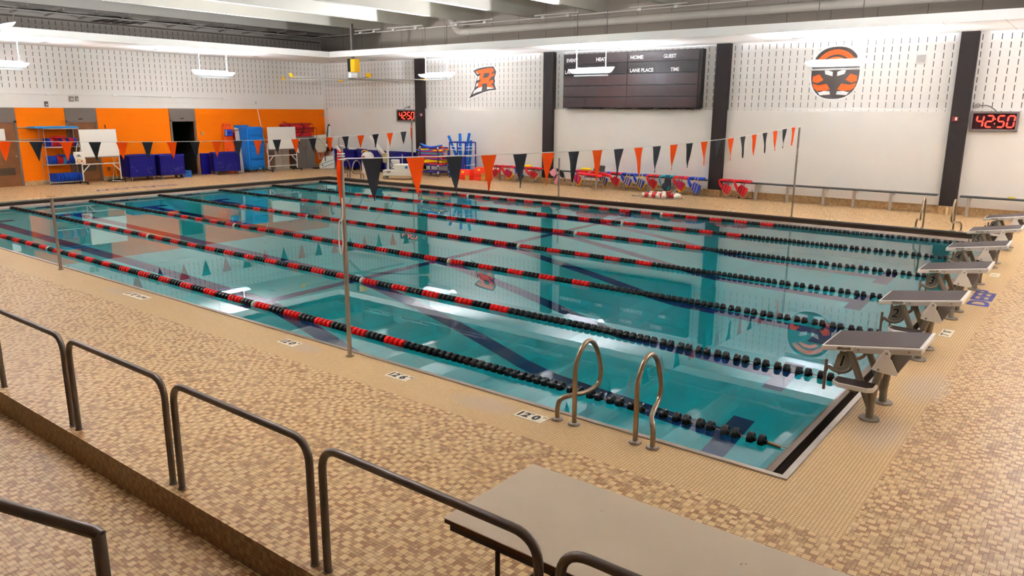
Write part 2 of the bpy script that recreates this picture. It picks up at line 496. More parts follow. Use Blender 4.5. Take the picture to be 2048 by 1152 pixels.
# ------------------------------------------------------------------ hanging lamps
LAMP_M = emit('lit_lamp', (LAMP_COL[0], LAMP_COL[1], LAMP_COL[2], 1), LAMP)
FIX = M((240, 240, 238), .35, var=.02, name='white_enamel')
def wing_mat():
    m, nt, b = newmat('translucent_reflector')
    n = noise(nt, 8); nt.links.new(mixc(nt, n, rgb(238, 238, 236), rgb(246, 246, 244)), b.inputs['Base Color'])
    b.inputs['Roughness'].default_value = .6
    tr = nt.nodes.new('ShaderNodeBsdfTranslucent'); tr.inputs[0].default_value = (.9, .9, .9, 1)
    mx = nt.nodes.new('ShaderNodeMixShader'); mx.inputs[0].default_value = .18
    nt.links.new(b.outputs[0], mx.inputs[1]); nt.links.new(tr.outputs[0], mx.inputs[2])
    nt.links.new(mx.outputs[0], nt.nodes['Material Output'].inputs['Surface'])
    return m
WING = wing_mat()
def make_light(loc, rotz, label, group):
    t = thing('ceiling_light', label, 'light', loc, group)
    ox, oy, _ = loc
    def P(x, y, z): return (ox+x, oy+y, z)
    h = MB(); h.box(ox-.6, ox+.6, oy-.05, oy+.05, 3.645, 3.69)
    h.build('lower_channel', FIX, t, bevel=.008)
    h = MB(); h.box(ox-.57, ox+.57, oy-.07, oy+.07, 3.72, 3.76)
    h.build('upper_channel', FIX, t, bevel=.008)
    for s in (-1, 1):
        g = []
        for q in range(6):
            a = q/5; hh = .11 if s < 0 else .17; g.append([P(-.6-.1*a, s*(.06+.17*a**.7), 3.75+hh*a*a), P(.6+.1*a, s*(.06+.17*a**.7), 3.75+hh*a*a)])
        MB().sheet(g).build('reflector_wing', WING, t, smooth=True)
    for q in range(4):
        x = -.42+q*.28
        e = MB(); e.cyl(P(x-.1, 0, 3.835), P(x+.1, 0, 3.835), .04, 10); e.build('lamp', LAMP_M, t, smooth=True)
        e = MB(); e.box(ox+x-.135, ox+x-.1, oy-.03, oy+.03, 3.76, 3.87); e.build('lamp_socket', FIX, t)
    for x in (-.53, .53):
        e = MB(); e.cyl(P(x, 0, 3.76), P(x, 0, SZ), .014, 8); e.build('stem', FIX, t, smooth=True)
        e = MB(); e.cyl(P(x, 0, SZ), P(x, 0, 5.52), .012, 6); e.build('hanger_rod', GREY, t, smooth=True)
    t.rotation_euler = (0, 0, rotz)
    return t
LY = 15.28; LX = -1.3
L0 = make_light((11.18, LY, 0), 0, 'hanging white lamp with four bulbs in front of the scoreboard', 'hanging lamps under the dropped ceiling')
for x, y, rz, lb in ((4.64, LY, 0, 'hanging white lamp between the fan and the letter R sign'),
                     (18.42, LY, 0, 'hanging white lamp in front of the black and orange emblem'),
                     (LX, 10.13, PI/2, 'hanging white lamp over the orange wall, beside the blue storage bins'),
                     (LX, 3.42, PI/2, 'hanging white lamp at the left edge above the brown door'),
                     (10.2, -.74, PI, 'nearest hanging lamp, cut off at the top left corner')):
    dup(L0, (x, y, 0), lb, rz)
for x, y, rz, lb in ((17.6, -1.3, PI, 'hanging lamp above the near deck between the guard rails and the pool'), (4.4, -1.0, PI, 'hanging lamp above the near left deck'), (24.3, 10.1, -PI/2, 'hanging lamp above the deck behind starting block 5'),
                     (24.3, 3.6, -PI/2, 'hanging lamp above the deck behind starting block 2'), (25.2, LY, 0, 'hanging lamp right of the right digital clock')):
    dup(L0, (x, y, 0), lb, rz)

# ------------------------------------------------------------------ lane ropes
RED_D = M((222, 16, 12), .3, var=.05, name='red_float'); BLK_D = M((15, 14, 14), .35, var=.1, name='black_float'); WHT_D = M((226, 222, 212), .35, var=.05, name='white_float')
DP = .084
def disc_profile(): return [(-.040, .018), (-.034, .030), (-.031, .050), (-.025, .059), (.013, .059), (.019, .053), (.012, .034), (.016, .022), (.042, .018)]
def disc_mesh(mat, name):
    o = MB().lathe((0, 0, 0), disc_profile(), 'x', 16).build(name, mat, smooth=True)
    me = o.data; bpy.data.objects.remove(o); return me
DM = {'r': disc_mesh(RED_D, 'red_disc'), 'k': disc_mesh(BLK_D, 'black_disc'), 'w': disc_mesh(WHT_D, 'white_disc')}
def rope_discs():
    out = []
    x = 17.88; n = 0
    while x > 4.66:                                  # middle: four red, four black
        c = 'r' if n % 8 < 4 else 'k'
        xx = x-DP/2
        if abs(xx-14.80) < DP/2 or abs(xx-7.83) < DP/2: c = 'w'
        out.append((xx, c)); x -= DP; n += 1
    x = 17.88+DP/2
    while x < 20.2: out.append((x, 'k')); x += .096
    x += .03
    while x < 22.2:                                  # ends: black, in pairs
        out.append((x, 'k')); out.append((x+.098, 'k')); x += .232
    x = 4.55
    while x > .22:
        out.append((x, 'k')); out.append((x-.092, 'k')); x -= .232
    return sorted(out, reverse=True)
rope_lab = ['nearest lane rope, closest to the pool ladder and near deck', 'lane rope on the far side of starting block 1', 'lane rope between starting blocks 2 and 3',
            'lane rope between starting blocks 3 and 4', 'lane rope between starting blocks 4 and 5', 'lane rope between starting blocks 5 and 6', 'farthest lane rope, beside the far pool edge']
for ri, y in enumerate(ROPES):
    t = thing('lane_rope', 'red and black '+rope_lab[ri], 'lane rope', (11.2, y, WZ), 'floating lane ropes across the pool')
    zc = WZ+.014
    c = MB(); c.cyl((WX0-.02, y, zc), (WX1+.02, y, zc), .006, 6); c.build('cable', STEEL, t, smooth=True)
    b = MB(); b.cyl((22.26, y, zc), (22.37, y, zc-.01), .018, 8); b.cyl((.13, y, zc), (.22, y, zc), .018, 8); b.build('tension_hook', STEEL_D, t)
    ds = rope_discs()
    for x, cc in ds[:100]:
        o = bpy.data.objects.new('float_disc', DM[cc]); COL.objects.link(o); o.parent = t
        o.location = (x-11.2, 0, .014)
    f = MB()
    for x, cc in ds[100:]:
        f.cur = 'kr w'.index(cc) if cc != 'w' else 2
        f.lathe((x, y, zc), disc_profile(), 'x', 12)
    o = f.build('float_disc_run', [BLK_D, RED_D, WHT_D], t, smooth=True); o['kind'] = 'stuff'

# ------------------------------------------------------------------ posts and pennants
POST = M((164, 150, 136), .35, .6, var=.12, scale=8, name='dull_steel_post')
def post(x, y, h, label, r=.024):
    t = thing('flag_post' if h > 1.5 else 'recall_post', label, 'post', (x, y, 0), 'steel posts along the pool edge')
    MB().lathe((x, y, 0), [(0, .045), (.012, .045), (.016, r+.004)], 'z', 14).build('floor_socket', STEEL_D, t, smooth=True)
    MB().cyl((x, y, .01), (x, y, h), r, 14).build('shaft', POST, t, smooth=True)
    if h > 1.5:
        MB().cyl((x, y, h), (x, y, h+.012), r+.003, 14).build('cap', FIX, t)
    return t
FX, FA = 18.01, 4.4
post(FX, -.30, 2.24, 'tall steel post at the near pool edge with rolled orange pennant')
post(FX, 14.22, 2.24, 'tall steel post at the far pool edge holding the nearer pennant line')
post(FA, 14.22, 2.24, 'tall steel post under the far digital clock holding the farther pennant line')
post(10.79, -.30, 1.18, 'short steel post standing at the near pool edge')
post(10.79, 14.22, 1.18, 'short steel post standing at the far pool edge by the vests')
def nylon(c, name, amt):
    m = M(c, .7, var=.06, scale=6, name=name, spec=.15); nt = m.node_tree; b = nt.nodes['Principled BSDF']
    tr = nt.nodes.new('ShaderNodeBsdfTranslucent'); tr.inputs[0].default_value = rgb(*c)
    mx = nt.nodes.new('ShaderNodeMixShader'); mx.inputs[0].default_value = amt
    nt.links.new(b.outputs[0], mx.inputs[1]); nt.links.new(tr.outputs[0], mx.inputs[2]); nt.links.new(mx.outputs[0], nt.nodes['Material Output'].inputs['Surface'])
    return m
OR_F = nylon((255, 82, 6), 'orange_nylon', .4); BK_F = nylon((38, 38, 42), 'black_nylon', .15)
ROPE_W = M((236, 232, 226), .7, name='white_rope')
def pennant_line(x, ys, zf, label, start_orange, z_ends):
    t = thing('pennant_line', label, 'pennant line', (x, 7, 1.8), 'backstroke pennant lines over the pool')
    pts = [(x, -.30, z_ends[0])]+[(x, y, zf(y)) for y in [k*.5+.1 for k in range(28)]]+[(x, 14.22, z_ends[1])]
    MB().tube(pts, .0065, 6).build('cord', ROPE_W, t, smooth=True)
    rnd = random.Random(3 if start_orange else 5)
    for k, y in enumerate(ys):
        g = []; wd = .15; H = .455
        ph = rnd.uniform(0, 6); sw = rnd.uniform(-.012, .012)
        for r in range(9):
            q = r/8; row = []
            for c in range(7):
                s = (c/6-.5)*2
                hw = wd*(1-q)**.92*(1-.10*math.sin(q*PI))+.002
                row.append((x+.010*math.sin(5*q+s*2+ph)*(.25+q)+sw*q*2, y+s*hw+sw*q, zf(y+s*hw)*(1-q)+zf(y)*q-q*H))
            g.append(row)
        orange = (k % 2 == 0) == start_orange
        MB().sheet(g).build('pennant', OR_F if orange else BK_F, t, smooth=True)
    return t
def sag(y, y0, z0, yc, zc, y1, z1):
    if y < yc: a = (y-yc)/(y0-yc); return zc+(z0-zc)*a*a
    a = (y-yc)/(y1-yc); return zc+(z1-zc)*a*a
zB = lambda y: sag(y, -.28, 2.115, 6.0, 2.022, 13.8, 2.258)
ysB = [.117+.6505*k for k in range(22)]
pennant_line(FX, ysB, zB, 'nearer line of orange and black pennants stretched across the pool', False, (2.116, 2.235))
zA = lambda y: sag(y, 1.3, 1.858, 8.3, 1.706, 13.8, 1.853)
ysA = [1.314+.6575*k for k in range(-2, 20)]
pennant_line(FA, ysA, zA, 'farther line of orange and black pennants in front of the orange wall', True, (1.93, 1.875))
# rolled pennants and rope ends tied on the posts
def rolled(x, y, z0, z1, label, out=-1):
    t = thing('rolled_pennant', label, 'pennant', (x, y, z1))
    g = []
    for r in range(15):
        q = r/14; row = []
        for c in range(7):
            a = PI*(.15+.95*c/6)+.6*q; rr = .031+.016*math.sin(q*PI)
            row.append((x+rr*math.cos(a)*(1-.35*q)-.012*math.sin(q*3), y-rr*math.sin(a)*(1-.3*q), z1+(z0-z1)*q+.01*c*q))
        g.append(row)
    MB().sheet(g).build('wrapped_cloth', OR_F, t, smooth=True, solid=.006)
    k = MB()
    for dz in (.045, .07, .1): k.tube([(x+.034*math.cos(a*.5236), y+.034*math.sin(a*.5236), z1-dz) for a in range(12)], .0075, 6, closed=True)
    k.build('rope_wrap', ROPE_W, t, smooth=True)
    return t
t = rolled(FX, -.30, 1.62, 2.21, 'orange pennant rolled round the near tall post with white rope')
MB().tube(spline([(FX-.01, -.325, 2.2), (FX-.03, -.335, 2.235), (FX+.005, -.335, 2.225), (FX+.03, -.33, 2.19)]), .008, 6).build('rope_end', ROPE_W, t, smooth=True)
MB().tube(spline([(FX+.02, -.33, 1.72), (FX+.03, -.335, 1.63), (FX+.02, -.335, 1.5), (FX-.02, -.345, 1.46), (FX-.035, -.345, 1.25), (FX-.01, -.345, 1.13), (FX+.022, -.345, 1.25), (FX+.018, -.345, 1.5)]), .007, 6).build('hanging_rope_loop', ROPE_W, t, smooth=True)
MB().tube(spline([(FX+.01, -.33, 2.24), (FX, -.32, 2.31), (FX+.02, -.3, 2.33), (FX+.035, -.29, 2.25)]), .004, 6).build('post_hook', STEEL, t, smooth=True)
rolled(FA, 14.22, 1.5, 2.08, 'orange pennant rolled round the tall post under the far clock')
t = thing('rope_tie', 'clear tape and rope tied halfway up the far right tall post', 'rope', (FX, 14.22, 1.7))
k = MB()
for dz in range(5): k.tube([(FX+.028*math.cos(a*.5236), 14.22+.028*math.sin(a*.5236), 1.58+.035*dz+.01*math.sin(a*.52)) for a in range(12)], .005, 5, closed=True)
k.build('rope_wrap', ROPE_W, t, smooth=True)

# ------------------------------------------------------------------ grab rails of the three ladders
def grab_rail(y_in, sgn, xpost, dxf, h, label, r=.021):
    """post on the deck at xpost; loop leans over the water and comes back down to a second foot"""
    y = y_in
    t = thing('grab_rail', label, 'grab rail', (xpost, y, 0), 'steel ladder grab rails')
    w_ = sgn                                            # direction of the water
    k = h/.70
    prof = [(0, 0, 0), (0, 0, .3), (0, .0, .5), (0, .05, .61), (0, .11, .675), (0, .2, .70), (0, .285, .655), (0, .35, .565), (.0, .40, .44), (.0, .415, .34), (.03, .375, .255), (.22, .24, .215), (.55, .10, .215), (.88, .02, .19), (1, 0, .11), (1, 0, 0)]
    pts = [(xpost+dxf*a, y+w_*b*k, c*k) for a, b, c in prof]
    MB().tube(spline(pts, 6), r, 12).build('bent_tube', STEEL_D, t, smooth=True)
    for x in (xpost, xpost+dxf):
        MB().lathe((x, y, 0), [(0, .052), (.012, .052), (.02, .046), (.024, r+.003)], 'z', 18).build('foot_flange', STEEL, t, smooth=True)
    return t
grab_rail(-.325, 1, 20.928, -.173, .70, 'left grab rail of the near pool ladder, bent tube over the water')
grab_rail(-.325, 1, 21.514, .156, .70, 'right grab rail of the near pool ladder, bent tube over the water')
grab_rail(14.24, -1, 21.02, -.147, .72, 'left grab rail of the ladder at the far right corner')
grab_rail(14.24, -1, 21.636, .16, .72, 'right grab rail of the ladder at the far right corner')
grab_rail(14.24, -1, .93, -.15, .70, 'left grab rail of the ladder at the far left corner')
grab_rail(14.24, -1, 1.55, .17, .70, 'right grab rail of the ladder at the far left corner')

# ------------------------------------------------------------------ guard rails, table, stair rail
RAILM = M((98, 84, 72), .38, .3, var=.15, scale=12, name='brown_rail_paint')
gl = ['far left, its end cut by the picture edge', 'second from the left, above the tiled step', 'middle, left of the grey table', 'in front of the grey table corner', 'rightmost, crossing the grey table at the bottom edge']
def guard(x0, x1, label):
    t = thing('guard_rail', label, 'guard rail', ((x0+x1)/2, -2.985, 0), 'bent pipe guard rails along the deck edge')
    MB().tube(roundpath([(x0, -2.985, 0), (x0, -2.985, .782), (x1, -2.985, .782), (x1, -2.985, 0)], .15, 8), .0235, 14).build('bent_pipe', RAILM, t, smooth=True)
    for x in (x0, x1): MB().lathe((x, -2.985, 0), [(0, .03), (.006, .03), (.008, .0245)], 'z', 14).build('floor_collar', RAILM, t, smooth=True)
for k, (a, b) in enumerate(((16.17, 17.652), (17.765, 19.265), (19.385, 20.86), (20.975, 22.47), (22.585, 24.08))):
    guard(a, b, 'brown pipe guard rail, '+gl[k])
TABLE_T = M((206, 187, 162), .5, var=.04, scale=5, name='beige_laminate'); TEDGE = M((92, 56, 28), .6, var=.3, scale=20, name='worn_wood_edge')
TX0, TX1, TY0, TY1, TZ = 21.82, 24.26, -2.905, -2.145, .615
t = thing('folding_table', 'long folding table with beige top and chipped wooden edge', 'table', ((TX0+TX1)/2, (TY0+TY1)/2, 0))
MB().box(TX0, TX1, TY0, TY1, TZ-.006, TZ).build('laminate_top', TABLE_T, t, bevel=.002)
MB().box(TX0+.006, TX1-.006, TY0+.004, TY1-.004, TZ-.03, TZ-.006).build('wooden_core', TEDGE, t)
mb = MB()
for y in (TY0+.03, TY1-.03): mb.box(TX0+.03, TX1-.03, y-.012, y+.012, TZ-.07, TZ-.03)
mb.build('apron', M((48, 32, 22), .5, name='dark_brown_metal'), t)
DKM = M((52, 36, 26), .4, .4, name='dark_leg')
for x in (TX0+.28, TX1-.28):
    for y in (TY0+.09, TY1-.09):
        MB().cyl((x, y, 0), (x, y, TZ-.03), .013, 10).build('leg', DKM, t, smooth=True)
    MB().cyl((x, TY0+.09, .2), (x, TY1-.09, .2), .01, 8).build('leg_brace', DKM, t, smooth=True)
    s_ = 1 if x < 23 else -1
    MB().cyl((x, (TY0+TY1)/2, .2), (x+s_*.42, (TY0+TY1)/2, TZ-.04), .01, 8).build('fold_strut', DKM, t, smooth=True)
for x, y, n_, lb in ((22.23, -2.66, 6, 'torn bits of clear tape on the beige table top'), (23.16, -2.36, 4, 'dark fleck of dirt on the beige table top'), (22.42, -2.36, 3, 'small brown speck on the beige table')):
    mb = MB(); rnd = random.Random(n_)
    for q in range(n_):
        a, bb = x+rnd.uniform(-.012, .012), y+rnd.uniform(-.012, .012); d = rnd.uniform(.002, .005)
        mb.add([(a-d, bb-d, TZ+.0005), (a+d, bb-d*.6, TZ+.003), (a+d*.5, bb+d, TZ+.004), (a-d*.4, bb+d*.3, TZ+.001)], [(0, 1, 2, 3)])
    tag(mb.build('scrap', M((225, 220, 210), .2, name='clear_tape') if n_ == 6 else M((60, 44, 32), .7)), lb, 'scrap')
t = thing('stair_rail', 'brown mitred pipe handrail at the lower left corner', 'handrail', (21.55, -4.42, -.225))
MB().tube([(20.0, -4.87, 1.16), (21.585, -4.425, 1.16), (21.61, -4.418, 1.15)], .0235, 14).build('top_pipe', RAILM, t, smooth=True)
MB().tube([(21.6, -4.42, 1.16), (21.6, -4.42, -.225)], .0235, 14).build('post', RAILM, t, smooth=True)

# ------------------------------------------------------------------ starting blocks
BW = M((240, 232, 222), .4, var=.02, name='white_fibreglass'); TREAD = M((66, 54, 50), .75, var=.12, scale=90, name='dark_grip_tread'); BG = M((136, 124, 108), .4, .2, var=.06, name='taupe_powder_coat')
KICK = M((58, 38, 22), .7, var=.1, scale=60, name='brown_tread'); LET = M((18, 16, 16), .5, name='black_lettering'); OUTL = M((200, 190, 175), .5, name='light_outline')
def starting_block(yc, num, label):
    t = thing('starting_block', label, 'starting block', (22.88, yc, 0), 'starting blocks along the deep end')
    def P(x, y, z): return (x, yc+y, z)
    X0, X1 = 22.43, 23.225
    zt = lambda x: .602+.122*(x-X0)/(X1-X0)
    hw = .30
    def slab(mb, x0, x1, w, d0, d1):
        vs = [P(x, s*w, zt(x)+d) for d in (d0, d1) for s in (-1, 1) for x in (x0, x1)]
        mb.add(vs, [(0,2,3,1), (4,5,7,6), (0,1,5,4), (2,6,7,3), (0,4,6,2), (1,3,7,5)])
    mb = MB(); slab(mb, X0, X1, hw, -.048, 0); mb.build('platform', BW, t, bevel=.008)
    mb = MB(); slab(mb, X0+.02, X1-.03, hw-.02, 0, .004); mb.build('tread', TREAD, t)
    for s in (-1, 1):
        mb = MB(); vs = [P(x, s*(hw+e), zt(x)+d) for d in (-.058, -.012) for e in (.001, .012) for x in (X0+.27, X1-.01)]
        mb.add(vs, [(0,2,3,1), (4,5,7,6), (0,1,5,4), (2,6,7,3), (0,4,6,2), (1,3,7,5)])
        r = mb.build('side_track', M((214, 206, 198), .4, .3, name='track_aluminium'), t)
        for x in (X0+.31, X0+.55, X0+.70):
            MB().cyl(P(x, s*(hw+.012), zt(x)-.03), P(x, s*(hw+.017), zt(x)-.03), .008, 8).build('bolt', STEEL_D, r)
    ang = math.atan2(.122, X1-X0)
    text('SRSmith', .034, LET, t, frame(P(X0+.19, -hw-.002, zt(X0+.19)-.024), (math.cos(ang), 0, math.sin(ang)), (-math.sin(ang), 0, math.cos(ang)), (0, -1, 0)), .001, .0006).name = 'maker_lettering'
    # wedge hanging from two arms
    for s in (-1, 1):
        MB().prism([(X0+u, v) for u, v in ((.515, .662), (.545, .668), (.565, .64), (.566, .597), (.58, .585), (.61, .53), (.637, .479), (.63, .46), (.59, .456), (.504, .462), (.44, .472), (.43, .484))], .016, lambda u, v, d, s=s: P(u, s*(hw+.014)+(d if s > 0 else -d), v)).build('wedge_arm', BW, t, bevel=.005)
        for u, v in ((.537, .640), (.487, .488)):
            MB().cyl(P(X0+u, s*(hw+.028), v), P(X0+u, s*(hw+.038), v), .011, 10).build('arm_bolt', STEEL, t)
    MB().prism([(X0+u, v) for u, v in ((.44, .478), (.504, .466), (.59, .460), (.625, .463), (.625, .478), (.45, .49))], 2*hw+.03, lambda u, v, d: P(u, -hw-.015+d, v)).build('wedge_shell', BW, t, bevel=.003)
    MB().prism([(X0+u, v) for u, v in ((.560, .60), (.574, .605), (.638, .484), (.622, .474))], 2*hw+.02, lambda u, v, d: P(u, -hw-.01+d, v)).build('wedge_tread', KICK, t)
    # pedestals
    for s in (-1, 1):
        y = s*.245
        MB().lathe(P(22.875, y, 0), [(0, .088), (.012, .088), (.018, .082)], 'z', 22).build('base_plate', BG, t, smooth=True)
        mb = MB(); mb.tube([P(22.875, y, .01), P(22.872, y, .13)], .034, 12); mb.tube([P(22.872, y, .10), P(22.655, y, .59)], .031, 12); mb.tube([P(22.872, y, .10), P(22.895, y, .36), P(22.96, y, .62)], .031, 12)
        mb.build('pedestal', BG, t, smooth=True)
    # step on the side of the near pedestal
    sx0, sx1, sy0, sy1 = 22.57, 22.915, -.435, -.25
    poly = [(sx0, sy1), (sx0, sy0+.06), (sx0+.06, sy0), (sx1-.05, sy0), (sx1, sy0+.05), (sx1, sy1)]
    MB().prism(poly, .04, lambda u, v, d: P(u, v, .292+d)).build('step', BW, t, bevel=.006)
    MB().prism([(sx0+.015, sy1-.01), (sx0+.015, sy0+.06), (sx0+.066, sy0+.015), (sx1-.056, sy0+.015), (sx1-.015, sy0+.056), (sx1-.015, sy1-.01)], .004, lambda u, v, d: P(u, v, .332+d)).build('step_tread', TREAD, t)
    MB().bar(P(22.79, -.235, .275), P(22.74, -.40, .28), .05, .03).build('step_bracket', BG, t)
    # backstroke grips and number panel under the front
    for s in (-1, 1):
        MB().cyl(P(22.472, s*.245, .185), P(22.472, s*.245, .465), .0135, 10).build('grip_bar', BG, t, smooth=True)
        MB().tube(spline([P(22.472, s*.245, .36), P(22.49, s*.24, .398), P(22.548, s*.235, .374), P(22.614, s*.235, .372), P(22.675, s*.235, .415), P(22.685, s*.235, .47)], 6), .017, 10).build('grip_tube', BG, t, smooth=True)
    pan = MB().prism([(X0+u, v) for u, v in ((.10, .395), (.18, .375), (.245, .42), (.26, .47), (.235, .565), (.15, .552), (.125, .52))], .02, lambda u, v, d: P(u, -.235+d, v)).build('number_panel', BG, t, bevel=.005)
    for sz_, mt, e, bd in ((.15, OUTL, .0006, .006), (.145, LET, .0014, .003)):
        text(num, sz_, mt, pan, frame(P(22.602, -.2365, .468), (1, 0, .06), (.22, 0, 1), (0, -1, 0)), e, bd).name = 'number'
    return t
nw = ['1', '2', '3', '4', '5', '6']
for k in range(6):
    starting_block(LANES[k]-.03 if k == 0 else LANES[k]-.0, nw[k], 'white starting block with dark tread, numbered %s%s' % (nw[k], ', nearest to the camera' if k == 0 else (', farthest and cut by the picture edge' if k == 5 else ', in the row at the deep end')))

# ------------------------------------------------------------------ writing on the deck
PLQ = M((244, 228, 204), .4, var=.02, name='cream_marker_tile'); NAVY = M((46, 50, 120), .5, var=.1, name='navy_mosaic')
def marker(o, ux, uy, L_, Wd, bits, label, mat=None):
    t = thing('depth_marker', label, 'depth marker', o, 'depth markers set in the deck')
    U, V = Vector(ux), Vector(uy); O = Vector(o)
    def P(a, b, z): return tuple(O+U*a+V*b+Vector((0, 0, z)))
    mb = MB(); vs = [P(a, b, z) for z in (.0005, .003) for b in (-Wd/2, Wd/2) for a in (-L_/2, L_/2)]
    mb.add(vs, [(0,2,3,1), (4,5,7,6), (0,1,5,4), (2,6,7,3), (0,4,6,2), (1,3,7,5)])
    mb.build('plate', PLQ, t)
    for st, a, b, sz in bits:
        text(st, sz, LET, t, frame(P(a, b, .0034), ux, uy, (0, 0, 1)), .0004, (.006 if sz > .1 else .003) if sz > .07 else .0008, name='numeral' if st[0].isdigit() else 'lettering')
for x, a, b, lb in ((20.54, '12', '0', 'cream plate reading 12 FT 0 IN beside the near pool ladder'), (18.90, '12', '6', 'cream plate reading 12 FT 6 IN right of the near tall post'), (17.10, '12', '0', 'cream plate reading 12 FT 0 IN left of the near tall post')):
    marker((x, -.415, 0), (1, 0, 0), (0, 1, 0), .30, .145, [(a, -.085, 0, .13), ('FT', -.015, .045, .04), (b, .05, 0, .13), ('IN', .118, .045, .04)], lb)
marker((13.55, -.41, 0), (1, 0, 0), (0, 1, 0), .56, .16, [('5', -.22, 0, .13), ('FT', -.165, .045, .04), ('0', -.09, 0, .13), ('IN', -.03, .045, .04), ('SLOPE', .13, 0, .085)], 'worn cream plate reading 5 FT 0 IN SLOPE at the left')
marker((22.95, 4.83, 0), (0, 1, 0), (-1, 0, 0), .36, .13, [('7', -.10, 0, .12), ('FT', -.03, .04, .04), ('0', .06, 0, .12), ('IN', .13, .04, .035)], 'cream depth plate behind starting blocks 1 and 2')
marker((22.99, 9.2, 0), (0, 1, 0), (-1, 0, 0), .32, .13, [('1', -.07, 0, .12), ('1', .03, 0, .12)], 'cream depth plate behind starting blocks 3 and 4')
for x, st, lb in ((19.0, '12', 'rightmost small depth plate on the far deck'), (16.3, '12', 'small depth plate on the far deck right of the far tall post'), (12.9, '5', 'small depth plate on the far deck by the heap of floats'), (8.0, '4', 'small depth plate on the far deck, under the left bench')):
    marker((x, 14.33, 0), (-1, 0, 0), (0, -1, 0), .32, .13, [(st, -.06, 0, .12), ('0', .08, 0, .12)], lb)
marker((-.42, 3.6, 0), (0, -1, 0), (1, 0, 0), .5, .13, [('3', -.1, 0, .12), ('6', .1, 0, .12)], 'cream depth plate on the left deck by the round drain')
def deck_word(word, o, ux, uy, size, sx, label):
    t = thing('deck_lettering', label, 'lettering', o)
    text(word, size, NAVY, t, frame((o[0], o[1], .0015), ux, uy, (0, 0, 1)), .0006, .012, sx=sx, name='word')
deck_word('DEEP', (23.06, 7.2, 0), (0, 1, 0), (-1, 0, 0), .36, 1.45, 'navy mosaic word DEEP behind the starting blocks')
deck_word('SHALLOW', (-1.45, 7.05, 0), (0, -1, 0), (1, 0, 0), .62, .95, 'faded navy mosaic word SHALLOW on the left deck')
t = tag(MB().lathe((-.75, 4.1, 0), [(0, .13), (.004, .13)], 'z', 20).build('floor_drain', M((150, 112, 80), .5, name='drain_bronze')), 'round bronze drain cover on the left deck', 'drain')
tag(MB().lathe((-.6, 4.75, 0), [(0, .05), (.004, .05)], 'z', 14).build('floor_drain', M((150, 112, 80), .5, name='drain_bronze')), 'small round cap right of the round bronze drain', 'drain')

# ------------------------------------------------------------------ doors of the left wall
DG = M((104, 93, 84), .5, name='door_frame_grey')
def door(n, y0, y1, yb, panel, label):
    """grey surround from floor to the top of the orange band, brown leaf inside"""
    t = bpy.data.objects.new('door_%d' % n, None); COL.objects.link(t); t.location = (XW, (y0+y1)/2, 0); struct(t); t['label'] = label
    MB().box(XW-.02, XW+.03, y0, y1, 2.14, 2.592).build('transom_panel', DG, t)
    mb = MB()
    for a in (y0, y1-.07): mb.box(XW-.02, XW+.045, a, a+.07, 0, 2.17)
    mb.box(XW-.02, XW+.045, y0, y1, 2.10, 2.17); mb.build('frame', DG, t)
    if panel:
        MB().box(XW-.03, XW+.02, y0+.07, y1-.07, .01, 2.10).build('leaf', WOOD, t)
        l = MB(); l.box(XW+.015, XW+.03, y0+.22, y1-.22, .38, .62); l = l.build('louvre', M((70, 54, 40), .5, .3, name='louvre_bronze'), t)
        for q in range(5): MB().bar((XW+.034, y0+.23, .41+q*.045), (XW+.034, y1-.23, .41+q*.045), .012, .006).build('slat', M((84, 66, 50), .5, .3), l)
        h = MB(); h.cyl((XW+.02, y1-.15, 1.0), (XW+.07, y1-.15, 1.0), .012, 8); h.lathe((XW+.07, y1-.15, 1.0), [(0, .028), (.02, .032), (.035, .02)], 'x', 12); h.build('knob', STEEL_D, t, smooth=True)
        h = MB(); 
        for z in (.25, 1.05, 1.85): MB().box(XW+.018, XW+.03, y0+.06, y0+.075, z-.05, z+.05).build('hinge', STEEL_D, t)
    MB().box(XW+.03, XW+.036, (y0+y1)/2-.10, (y0+y1)/2+.04, 2.19, 2.235).build('name_plate', M((48, 40, 36), .5), t)
    return t
door(1, 3.72, 4.87, 0, True, 'brown door with paper notice at the left edge')
door(2, 6.42, 7.48, 0, True, 'brown door behind the first whiteboard')
door(3, 10.21, 11.28, 0, False, 'open dark doorway in the orange wall')
tag(MB().box(XW+.021, XW+.024, 4.24, 4.49, 1.53, 1.905).build('paper_notice', M((245, 242, 236), .8, var=.02)), 'white paper notice taped on the leftmost brown door', 'notice')
# faint round shape inside the passage
t = thing('round_fan', 'dark round fan seen through the open doorway', 'fan', (XW-2.15, 10.85, 1.75))
MB().tube([(XW-2.14, 10.85+.26*math.cos(a*PI/12), 1.75+.26*math.sin(a*PI/12)) for a in range(24)], .02, 6, closed=True).build('guard_ring', M((70, 66, 62), .5), t, smooth=True)
MB().lathe((XW-2.15, 10.85, 1.75), [(0, .10), (.06, .08)], 'x', 16).build('hub', M((60, 56, 52), .5), t)
